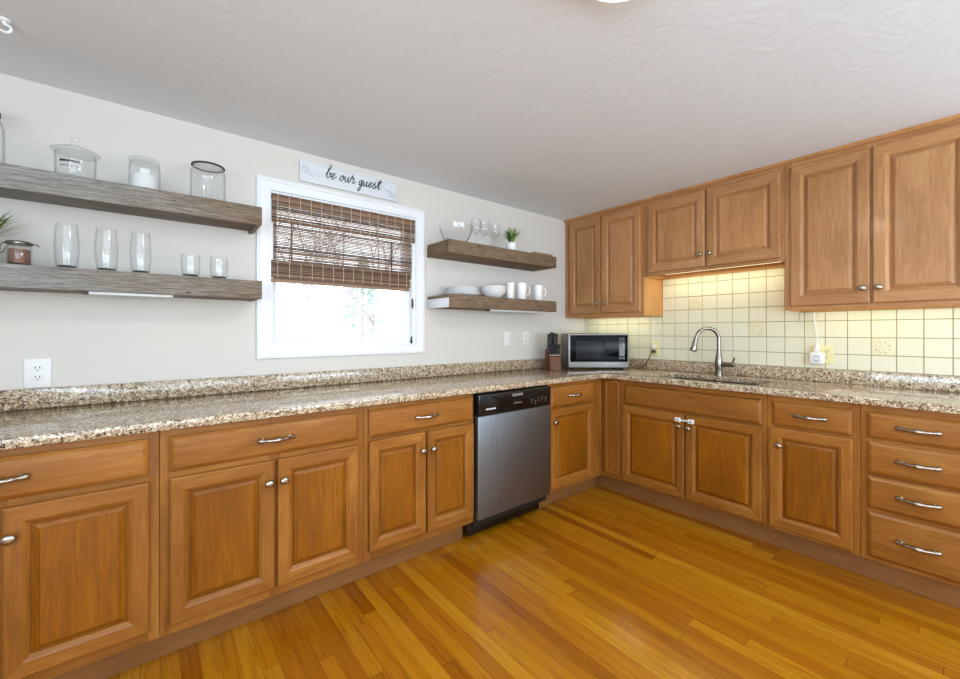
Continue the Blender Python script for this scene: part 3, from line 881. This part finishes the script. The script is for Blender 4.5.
# ------------------------------------------------------------------ reclaimed wood shelves
def shelf(label, x0, x1, z0, z1, d, m, end=None, rec=.003):
    root = thing('floating_shelf', label, 'shelf', (x0, -.001, z0), 0, 'reclaimed wood floating shelves'); w = x1-x0; h = z1-z0
    bm = bmesh.new(); box(bm, 0 if not end else .002, w, -d, -d+.024, 0, h, .0025, 0, 2); obj('front_board', bm, m, root)
    bm = bmesh.new(); box(bm, .003, w-.002, -d+.0245, 0, h-.022, h-.001, .001); obj('top_board', bm, m, root)
    bm = bmesh.new(); box(bm, .022, w-.022, -d+.0245, 0, rec, rec+.014, .001); obj('bottom_board', bm, m, root)
    for k, px in enumerate((0, w-.0205)):
        bm = bmesh.new(); box(bm, px, px+.0205, -d+(.0245 if not (end and k == 0) else .001), 0, .001, h-.0225, .002); obj('end_board', bm, end if (end and k == 0) else m, root, label='white-painted end board' if end and k == 0 else None)
    return root
LSD, RSD = .245, .268
shelf('weathered plank shelf, upper one on the wall left of the window', -4.00, -2.884, 1.748, 1.836, LSD, M['reclaimed_grey'], rec=.016)
shelf('weathered plank shelf, lower one on the wall left of the window', -4.00, -2.884, 1.390, 1.476, LSD, M['reclaimed_grey'])
shelf('brown plank shelf, upper one on the wall right of the window', -1.800, -.742, 1.748, 1.836, RSD, M['reclaimed_warm'])
shelf('brown plank shelf with a white end, lower one right of the window', -1.800, -.742, 1.390, 1.476, RSD, M['reclaimed_warm'], M['white_paint'])
for lab, x0, x1, zz in (('thin white strip light under the lower shelf left of the window', -3.50, -3.23, 1.390), ('thin white strip light under the lower shelf right of the window', -1.40, -.80, 1.390)):
    r = thing('shelf_strip_light', lab, 'light', (x0, -.19, zz+.0025))
    bm = bmesh.new(); box(bm, 0, x1-x0, -.026, .02, -.0125, 0, .002); obj('housing', bm, M['trim'], r)
    bm = bmesh.new(); box(bm, -.018, -.001, -.026, .01, -.0135, 0, .002); obj('switch_end', bm, M['tassel'], r)

# ------------------------------------------------------------------ things on the shelves
S1, S2 = 1.8355, 1.4755
def vessel(bm, outer, t=.003, seg=32, floor_z=.006):
    """open-topped glass with wall thickness: outer profile then back down inside"""
    inner = [(max(r-t, .001), z) for r, z in reversed(outer) if z > floor_z]
    lo = [p for p in outer if p[1] <= floor_z]; hi = [p for p in outer if p[1] > floor_z]
    if lo and hi:
        k = (floor_z-lo[-1][1])/(hi[0][1]-lo[-1][1]); inner.append((lo[-1][0]+k*(hi[0][0]-lo[-1][0])-t, floor_z))
    lathe(bm, [(0, outer[0][1])]+outer+inner+[(0, floor_z)], seg=seg, cap0=False, cap1=False)
def lathe_obj(name, prof, m, root, seg=32, loc=(0, 0, 0)):
    bm = bmesh.new(); lathe(bm, prof, seg=seg); return obj(name, bm, m, root, loc)

# tall jar with dark lid, cut by the frame
j = thing('glass_jar', 'tall clear glass jar with dark rim at the left end of the upper shelf', 'jar', (-3.800, -.165, S1+.0005))
bm = bmesh.new(); vessel(bm, [(.066, 0), (.070, .006), (.070, .145), (.064, .168), (.054, .180), (.054, .192)]); obj('body', bm, M['glass'], j)
lathe_obj('lid', [(.055, .1925), (.060, .193), (.060, .205), (.056, .208), (.052, .208), (.052, .1945)], M['lid_dark'], j)
# cookie jar with knobbed glass lid
j = thing('cookie_jar', 'round glass jar with a wide knobbed glass lid on the upper left shelf', 'jar', (-3.541, -.170, S1+.0005))
bm = bmesh.new(); vessel(bm, [(.056, 0), (.060, .005), (.062, .095), (.060, .104)]); b = obj('body', bm, M['glass'], j)
bm = bmesh.new()
for row, z, n_, s_ in ((0, .054, 6, .0095), (1, .036, 6, .0060)):
    for i in range(n_):
        a = R(-100+(i-n_/2)*9); a2 = a+R(6.5)
        pts = [(math.cos(a+(a2-a)*u)*.0635, math.sin(a+(a2-a)*u)*.0635, z+s_*v) for u, v in ((0, 0), (.2, .9), (.5, 0), (.8, .8), (1, -.1))]
        tube(bm, pts, .0018 if row == 0 else .0008, 4)
obj('lettering', bm, M['ink'], b, label='small dark handwritten line')
lathe_obj('lid', [(.058, .1045), (.070, .106), (.074, .111), (.066, .116), (.045, .126), (.02, .132), (.010, .136), (.007, .142), (.013, .152), (.015, .160), (.010, .168), (0, .170)], M['glass'], j)
# small square-shouldered jar
j = thing('glass_jar', 'short wide-mouthed glass jar in the middle of the upper left shelf', 'jar', (-3.327, -.170, S1+.0005))
bm = bmesh.new(); vessel(bm, [(.050, 0), (.055, .006), (.055, .100), (.049, .114), (.049, .120)]); obj('body', bm, M['glass'], j)
lathe_obj('rim', [(.0495, .1205), (.053, .121), (.053, .136), (.050, .139), (0, .139)], M['glass'], j)
lathe_obj('contents', [(.0505, .0075), (.0505, .065), (0, .066)], M['sugar'], j)
# jar with dark lid
j = thing('glass_jar', 'ribbed glass jar with a thin black lid at the right of the upper left shelf', 'jar', (-3.096, -.165, S1+.0005))
bm = bmesh.new(); vessel(bm, [(.064, 0), (.069, .006), (.070, .135), (.064, .156), (.060, .162)]); obj('body', bm, M['glass'], j)
bm = bmesh.new()
for i in range(28):
    a = 2*math.pi*i/28; tube(bm, [(.0702*math.cos(a), .0702*math.sin(a), .012), (.0706*math.cos(a), .0706*math.sin(a), .130)], .0012, 4)
obj('ribs', bm, M['glass'], j)
lathe_obj('lid', [(.0595, .1625), (.0615, .163), (.0615, .172), (.060, .174), (0, .174)], M['glass'], j)
bm = bmesh.new(); tube(bm, [(.0635*math.cos(R(a)), .0635*math.sin(R(a)), .1675) for a in range(0, 361, 10)], .0045, 8); obj('lid_band', bm, M['lid_dark'], j)

# grassy plant, at the frame's left edge
def plant(name, label, loc, pot_prof, potm, n, hgt, spread, seed):
    rnd = random.Random(seed)
    r = thing(name, label, 'plant', loc)
    lathe_obj('pot', pot_prof, potm, r, 28)
    bm = bmesh.new(); z0 = pot_prof[-2][1]-.004
    for i in range(n):
        a = rnd.uniform(0, 6.28); L = hgt*rnd.uniform(.6, 1.05); s_ = spread*rnd.uniform(.2, 1)
        bx_, by_ = rnd.uniform(-.014, .014), rnd.uniform(-.014, .014)
        pts = [Vector((bx_+math.cos(a)*s_*u**1.6, by_+math.sin(a)*s_*u**1.6, z0+L*u-.25*s_*u*u)) for u in (0, .25, .5, .75, 1)]
        w = rnd.uniform(.003, .0048); sd = Vector((-math.sin(a), math.cos(a), 0))
        ws = (w*.5, w, w*1.1, w*.8, .0004); prev = None
        for p, q in zip(pts, ws):
            cur = [bm.verts.new(p-sd*q), bm.verts.new(p+Vector((0, 0, q*.35))), bm.verts.new(p+sd*q)]
            if prev:
                bm.faces.new((prev[0], prev[1], cur[1], cur[0])); bm.faces.new((prev[1], prev[2], cur[2], cur[1]))
            prev = cur
    obj('foliage', bm, M['leaf'], r, recalc=False)
    return r
plant('potted_plant', 'green grassy potted plant at the left end of the lower left shelf', (-3.785, -.16, S2+.0005),
      [(.030, 0), (.034, .004), (.044, .070), (.044, .076), (.039, .076), (.037, .066), (0, .066)], M['clay'], 90, .160, .115, 5)
plant('potted_plant', 'small green plant in a white pot on the upper right shelf', (-1.186, -.205, S1+.0005),
      [(.032, 0), (.035, .004), (.042, .056), (.042, .062), (.038, .062), (.037, .054), (0, .054)], M['ceramic'], 120, .135, .085, 8)

# clip-top canister
j = thing('canister', 'small clip-top glass canister of brown powder on the lower left shelf', 'canister', (-3.689, -.195, S2+.0005))
bm = bmesh.new(); vessel(bm, [(.030, 0), (.033, .004), (.033, .070), (.031, .076)]); obj('body', bm, M['glass'], j)
lathe_obj('contents', [(.029, .007), (.0290, .060), (0, .061)], M['cocoa'], j)
lathe_obj('lid', [(.033, .0765), (.036, .079), (.037, .084), (.034, .088), (.018, .092), (0, .093)], M['steel'], j)
bm = bmesh.new()
tube(bm, spline([(-.037, 0, .083), (-.046, 0, .075), (-.050, 0, .055), (-.046, 0, .042), (-.036, 0, .058), (-.034, 0, .070)]), .0022, 6); obj('wire_clip', bm, M['steel'], j)
bm = bmesh.new(); tube(bm, spline([(.036, 0, .083), (.046, 0, .082), (.052, 0, .076)]), .0022, 6); obj('wire_hinge', bm, M['steel'], j)

def tumbler(label, x, group, prof, t=.0025):
    r = thing('glass_tumbler', label, 'glass', (x, -.198, S2+.0005), 0, group)
    bm = bmesh.new(); vessel(bm, prof, t, 32, .012); obj('body', bm, M['glass'], r)
    lathe_obj('thick_base', [(.0, .0005), (prof[0][0]-.003, .0007), (prof[1][0]-.0035, .010), (0, .0115)], M['base_glass'], r)
    return r
TG = [(.0275, 0), (.031, .006), (.0355, .056), (.0365, .095), (.034, .14), (.0315, .174)]
t1 = tumbler('tall barrel-shaped glass tumbler on the lower left shelf, first beside the canister', -3.563, 'tall tumblers on the lower left shelf', TG)
dup(t1, (-3.448, -.198, S2+.0005), 'tall barrel-shaped glass tumbler on the lower left shelf, middle of the three')
dup(t1, (-3.340, -.198, S2+.0005), 'tall barrel-shaped glass tumbler on the lower left shelf, nearest the small glasses')
SG = [(.028, 0), (.032, .006), (.036, .045), (.0365, .075), (.0345, .102)]
t2 = tumbler('small short glass on the lower left shelf, next to the tall tumblers', -3.166, 'small glasses on the lower left shelf', SG)
dup(t2, (-3.057, -.198, S2+.0005), 'small short glass at the window end of the lower left shelf')

# right upper shelf: bowl, wine glasses, tray
b_ = obj('glass_bowl', (lambda bm: (vessel(bm, [(.055, 0), (.062, .004), (.092, .045), (.112, .09), (.120, .130)], .003, 40, .006), bm)[1])(bmesh.new()), M['glass'], None, (-1.645, -.135, S1+.0005))
tag(b_, 'large clear glass bowl at the left end of the upper right shelf', 'bowl')
def wine(label, x, y):
    r = thing('wine_glass', label, 'glass', (x, y, S1+.0005), 0, 'wine glasses on the upper right shelf')
    bm = bmesh.new()
    lathe(bm, [(0, .098), (.012, .100), (.030, .116), (.037, .142), (.036, .172), (.030, .206), (.0285, .206), (.0345, .172), (.0355, .142), (.0285, .118), (.011, .103), (0, .101)], seg=28, cap0=False, cap1=False); obj('bowl', bm, M['glass'], r)
    lathe_obj('stem', [(.0035, .004), (.003, .05), (.0035, .090), (.010, .0975), (0, .0975)], M['glass'], r, 14)
    lathe_obj('foot', [(.033, 0), (.0335, .0015), (.012, .004), (0, .0045)], M['glass'], r)
    return r
w1 = wine('stemmed wine glass on the upper right shelf, closest to the glass bowl', -1.482, -.150)
dup(w1, (-1.405, -.155, S1+.0005), 'stemmed wine glass on the upper right shelf, middle of the three')
dup(w1, (-1.290, -.140, S1+.0005), 'stemmed wine glass on the upper right shelf, beside the small plant')
tr = thing('serving_tray', 'thin flat wooden tray lying at the right end of the upper right shelf', 'tray', (-.855, -.135, S1+.0005))
bm = bmesh.new(); box(bm, -.105, .105, -.10, .10, 0, .010, .003); obj('board', bm, M['tray'], tr)
bm = bmesh.new(); ring_loops(bm, [(0, 0, 0), (0, 0, .012), (.008, .008, .014), (.012, .012, .002), (.012, .012, 0)], .21, .20, (0, 0))
for v in bm.verts: v.co = Vector((v.co.x-.105, v.co.z-.10, .0102+v.co.y))
obj('rim', bm, M['tray'], tr)

# right lower shelf: plates, bowls, cups
def plate_prof(r): return [(0, .0), (r*.62, .0), (r*.66, .003), (r*.98, .0125), (r, .0150), (r*.985, .0160), (r*.66, .0062), (r*.60, .0045), (0, .0045)]
z = S2+.0005
for i, (r, lab) in enumerate(((.143, 'white dinner plate, the bottom of the plate stack on the lower right shelf'), (.143, 'white dinner plate, second from the bottom of the plate stack'))):
    o = obj('dinner_plate', (lambda bm: (lathe(bm, plate_prof(r), seg=40, cap0=False, cap1=False), bm)[1])(bmesh.new()), M['ceramic'], None, (-1.590, -.130, z)); tag(o, lab, 'plate', 'white plates on the lower right shelf'); z += .0075
z += .006
for i, lab in enumerate(('white side plate resting directly on the dinner plates', 'white side plate, second of the smaller plates in the stack', 'white side plate, third of the smaller plates in the stack', 'white side plate at the top of the plate stack')):
    o = obj('side_plate', (lambda bm: (lathe(bm, plate_prof(.120), seg=40, cap0=False, cap1=False), bm)[1])(bmesh.new()), M['ceramic'], None, (-1.585, -.130, z)); tag(o, lab, 'plate', 'white plates on the lower right shelf'); z += .0095
bp = [(0, 0), (.045, 0), (.050, .004), (.080, .024), (.098, .048), (.100, .051), (.096, .050), (.076, .026), (.046, .008), (0, .007)]
z = S2+.0005
for i, lab in enumerate(('white bowl at the bottom of the bowl stack on the lower right shelf', 'white bowl second from the bottom of the bowl stack', 'white bowl third from the bottom of the bowl stack', 'white bowl on top of the bowl stack')):
    o = obj('bowl', (lambda bm: (lathe(bm, bp, seg=40, cap0=False, cap1=False), bm)[1])(bmesh.new()), M['ceramic'], None, (-1.325, -.155, z)); tag(o, lab, 'bowl', 'white bowls on the lower right shelf'); z += .0125
def mug(label, x, r0, r1, h, handle):
    r = thing('mug' if handle else 'cup', label, 'mug' if handle else 'cup', (x, -.200, S2+.0005), 0)
    bm = bmesh.new(); vessel(bm, [(r0*.9, 0), (r0, .004), (r0+(r1-r0)*.6, h*.5), (r1, h)], .004, 28, .006); obj('body', bm, M['ceramic'], r)
    if handle:
        bm = bmesh.new(); rm = r0+(r1-r0)*.5
        a = R(-22); pts = [(rm-.003, h*.80), (rm+.020, h*.83), (rm+.030, h*.62), (rm+.024, h*.38), (rm-.005, h*.24)]
        tube(bm, spline([(math.cos(a)*p, math.sin(a)*p, q) for p, q in pts]), .0048, 8); obj('handle', bm, M['ceramic'], r)
    return r
mug('slim white cup without a handle beside the bowls on the lower right shelf', -1.190, .028, .034, .122, False)
mug('white mug with its handle to the right, in the middle of the cups', -1.072, .034, .045, .128, True)
mug('white mug nearest the right end of the lower right shelf', -.888, .034, .044, .124, True)

# ------------------------------------------------------------------ counter objects
mw = thing('microwave', 'silver microwave with a black glass door standing in the counter corner', 'microwave', (-.419, -.440, .9145), R(-38.8))
W2, HH, DD = .252, .302, .295       # local: front face at y=0 looking -y
bm = bmesh.new(); box(bm, -W2, W2, .012, DD, .014, HH, .008, 0, 3); obj('housing', bm, M['mw_steel'], mw)
bm = bmesh.new(); box(bm, -W2, W2, -.010, .0115, .016, HH-.001, .007, 0, 3); fr_ = obj('front_frame', bm, M['mw_steel'], mw)
bm = bmesh.new(); box(bm, -W2+.016, W2-.012, -.014, -.0102, .066, HH-.014, .0015); dr_ = obj('door', bm, M['black_glass'], mw)
bm = bmesh.new(); box(bm, -W2+.065, W2-.200, -.0152, -.0142, .088, HH-.062, .0003); obj('door_window', bm, M['door_screen'], dr_)
kp = bmesh.new(); box(kp, W2-.088, W2-.030, -.0152, -.0142, .085, HH-.03, .0003); kpo = obj('control_panel', kp, M['black'], mw)
bm = bmesh.new()
for i in range(3): box(bm, W2-.082+i*.016, W2-.070+i*.016, -.0162, -.0153, .196, .204)
for i in range(3): box(bm, W2-.082+i*.016, W2-.070+i*.016, -.0162, -.0153, .208, .214)
box(bm, W2-.082, W2-.038, -.0160, -.0153, .116, .186)
for i in range(2): box(bm, W2-.082+i*.028, W2-.066+i*.028, -.0162, -.0153, .092, .102)
obj('keypad', bm, M['panel_gray'], kpo)
bm = bmesh.new(); box(bm, W2-.076, W2-.042, -.0160, -.0153, .232, .244); obj('display', bm, M['door_screen'], kpo)
bm = bmesh.new()
for i in range(7): box(bm, -.030+i*.0082, -.0245+i*.0082, -.0106, -.0099, .040, .046)
obj('logo', bm, M['mid_print'], fr_)
for sx_ in (-1, 1):
    for yy in (.04, .25):
        bm = bmesh.new(); lathe(bm, [(.012, 0), (.014, .004), (.014, .0138), (0, .0138)], (sx_*(W2-.04), yy, 0), 14); obj('foot', bm, M['rubber'], mw)

kb = thing('knife_block', 'brown wooden knife block full of black-handled knives left of the microwave', 'knife block', (-.705, -.205, .9145), R(-30))
bm = bmesh.new()
v = [bm.verts.new(p) for p in ((-.047, -.06, 0), (.047, -.06, 0), (.047, .085, 0), (-.047, .085, 0), (-.047, -.045, .108), (.047, -.045, .108), (.047, .085, .168), (-.047, .085, .168))]
for q in ((3, 2, 1, 0), (4, 5, 6, 7), (0, 1, 5, 4), (1, 2, 6, 5), (2, 3, 7, 6), (3, 0, 4, 7)): bm.faces.new([v[i] for i in q])
bmesh.ops.bevel(bm, geom=bm.edges[:], offset=.003, segments=2, affect='EDGES'); obj('block', bm, M['block'], kb)
# the block is one thing, every knife in it another
def knife(label, lx, ly, L, ry, wid=.008):
    mt = Matrix.Translation(kb.location) @ Matrix.Rotation(R(-30), 4, 'Z')
    zt = .108+(ly+.045)*.4615
    o = thing('knife', label, 'knife', mt @ Vector((lx, ly, zt+.002)), R(-30), 'black-handled knives in the block')
    bm = bmesh.new(); tube(bm, [(0, 0, .012), (0, -.004, .012+L*.5), (0, -.010, .012+L)], [wid*1.0, wid*.95, wid*1.15], 8); h = obj('handle', bm, M['black_matte'], o)
    bm = bmesh.new(); lathe(bm, [(.0075, .0), (.0078, .010), (.007, .012), (0, .012)], seg=10); obj('bolster', bm, M['steel'], o)
    bm = bmesh.new()
    for q in (.3, .7): tube(bm, [(-wid*1.02, -.004*q, .012+L*q), (wid*1.02, -.004*q, .012+L*q)], .0022, 6)
    obj('rivet', bm, M['steel'], h)
pos = ['leftmost', 'second from the left', 'middle', 'second from the right', 'rightmost']
for i in range(5): knife(f'short black steak knife handle in the front row of the block, {pos[i]}', -.036+i*.018, -.030, .082, 0, .0082)
for i, (L, p) in enumerate(((.140, 'leftmost'), (.154, 'second from the left'), (.150, 'second from the right'), (.142, 'rightmost'))): knife(f'long black knife handle in the back row of the block, {p}', -.034+i*.0227, .030, L, 0, .0100)
knife('long black knife handle at the very back of the block', .012, .068, .118, 0, .0095)

# ------------------------------------------------------------------ outlets, plugs, cords
def outlet(label, wall, u, z, w=.072, h=.116, m='plate', kind='duplex', cat='outlet'):
    loc, rz = ((u, -.0005, z), 0) if wall == 'A' else ((-.0094, u, z), R(-90))
    r = thing('wall_outlet' if kind == 'duplex' else 'light_switch', label, cat, loc, rz)
    bm = bmesh.new(); box(bm, -w/2, w/2, -.006, 0, -h/2, h/2, .0028, 0, 3); obj('cover_plate', bm, M[m], r)
    gangs = [0] if w < .1 else [-.026, .026]
    for gx in gangs:
        if kind == 'duplex':
            for s_ in (-1, 1):
                bm = bmesh.new(); lathe(bm, [(0, 0), (.0165, 0), (.0165, .0022), (.0155, .003), (0, .003)], seg=24, cap0=False)
                for vv in bm.verts: x, y, zz = vv.co; vv.co = Vector((gx+x, -.006-zz, s_*.0195+max(-.0135, min(.0135, y))))
                rc = obj('receptacle', bm, M[m], r)
                bm = bmesh.new()
                for ox in (-.0062, .0062): box(bm, gx+ox-.0014, gx+ox+.0014, -.0096, -.0085, s_*.0195+.000, s_*.0195+.009)
                lathe(bm, [(0, 0), (.0026, 0), (.0026, .0008), (0, .0008)], seg=10, cap0=False, cap1=False)
                bm.verts.ensure_lookup_table()
                for vv in bm.verts[-22:]: x, y, zz = vv.co; vv.co = Vector((gx+x, -.0088-zz, s_*.0195-.007+y))
                obj('slot', bm, M['slot'], rc)
        else:
            bm = bmesh.new(); box(bm, gx-.006, gx+.006, -.014, -.006, -.012, .012, .002); obj('toggle', bm, M[m], r)
    return r
outlet('white duplex wall outlet at the left above the counter splash', 'A', -3.670, 1.058, .080, .122)
outlet('white toggle switch plate under the right shelves, the one nearer the window', 'A', -1.040, 1.172, .074, .116, 'plate', 'switch', 'switch')
outlet('white duplex wall outlet under the right shelves, nearer the knife block', 'A', -.828, 1.172, .074, .116)
outlet('cream tile-mounted outlet with plugs in it, right of the microwave', 'B', -.712, 1.085, .068, .116, 'plate_beige')
outlet('cream double-width outlet behind the smart plug', 'B', -1.806, 1.085, .116, .112, 'plate_beige')

pl = thing('smart_plug', 'rounded white smart plug with a grey ring on the tile wall', 'plug', (-.0182, -1.787, 1.062), R(-90))
bm = bmesh.new(); box(bm, -.039, .039, -.032, -.001, -.039, .039, .016, 0, 4); obj('body', bm, M['plate'], pl)
bm = bmesh.new()
for v0, v1 in ((20, 160), (200, 340)):
    pts = [(.0165*math.cos(R(a)), -.0322, .0165*math.sin(R(a))) for a in range(v0, v1+1, 10)]; tube(bm, pts, .0022, 6)
tube(bm, [(-.004, -.0322, 0), (.004, -.0322, 0)], .0016, 6); obj('ring_mark', bm, M['grey_ring'], pl)
ad = thing('power_cord', 'white cord with a plug hanging from the right wall cabinet to the smart plug', 'cord', (-.032, -1.787, 1.1012), R(-90))
bm = bmesh.new(); box(bm, -.014, .014, -.012, .010, .0005, .036, .004); tube(bm, [(0, 0, .036), (0, 0, .052), (0, 0, .062)], [.011, .008, .004], 10); obj('plug', bm, M['plate'], ad)
bm = bmesh.new(); tube(bm, spline([(0, 0, .058), (.001, 0, .10), (-.008, .004, .16), (-.014, .0, .21), (-.012, -.006, .2555)]), .0034, 8); obj('cable', bm, M['cord_white'], ad)
ad = thing('power_cord', 'white cord hanging from the corner wall cabinet to the tile outlet', 'cord', (-.0192, -.712, 1.1045), R(-90))
bm = bmesh.new(); box(bm, -.015, .015, -.026, .0, -.014, .016, .004); obj('plug', bm, M['plate'], ad)
bm = bmesh.new(); tube(bm, spline([(0, -.016, .014), (-.002, -.014, .06), (-.008, -.008, .12), (.004, -.006, .18), (.000, -.006, .252)]), .003, 8); obj('cable', bm, M['cord_white'], ad)
ad = thing('power_cord', 'dark cord drooping from the tile outlet to behind the microwave', 'cord', (-.0192, -.712, 1.0655), R(-90))
bm = bmesh.new(); box(bm, -.014, .014, -.026, .0, -.012, .012, .004); obj('plug', bm, M['cord_black'], ad)
bm = bmesh.new(); tube(bm, spline([(-.012, -.022, -.004), (-.022, -.028, -.03), (-.045, -.026, -.08), (-.070, -.03, -.120), (-.115, -.034, -.1450), (-.18, -.05, -.1458)]), .0032, 8); obj('cable', bm, M['cord_black'], ad)

# ------------------------------------------------------------------ ceiling light and hook
lx, ly = -2.335, -1.876
cl_ = thing('ceiling_light', 'white flush ceiling light just cut off by the top of the frame', 'ceiling light', (lx, ly, H-.0005))
lathe_obj('base_ring', [(.165, 0), (.165, -.016), (.158, -.020), (0, -.020)], M['plate'], cl_, 40)
lathe_obj('dome_shade', [(.155, -.0205), (.150, -.045), (.125, -.070), (.08, -.086), (.03, -.092), (0, -.092)], M['lamp'], cl_, 40)
pt = bpy.data.lights.new('ceiling_bulb', 'AREA'); pt.shape = 'DISK'; pt.size = .26; pt.energy = 18; pt.color = (1, .95, .88)
po = bpy.data.objects.new('ceiling_bulb', pt); po.location = (lx, ly, H-.097); COL.objects.link(po)
hk = thing('ceiling_hook', 'small white swag hook screwed into the ceiling at the top left', 'hook', (-3.682, -.431, H-.0005))
lathe_obj('plate', [(.016, 0), (.015, -.004), (.006, -.008), (0, -.008)], M['trim'], hk, 16)
bm = bmesh.new(); tube(bm, spline([(0, 0, -.006), (0, 0, -.014), (.012, -.004, -.020), (.016, -.006, -.032), (.006, -.002, -.041), (-.008, .003, -.036)]), .0042, 8); obj('hook', bm, M['trim'], hk)
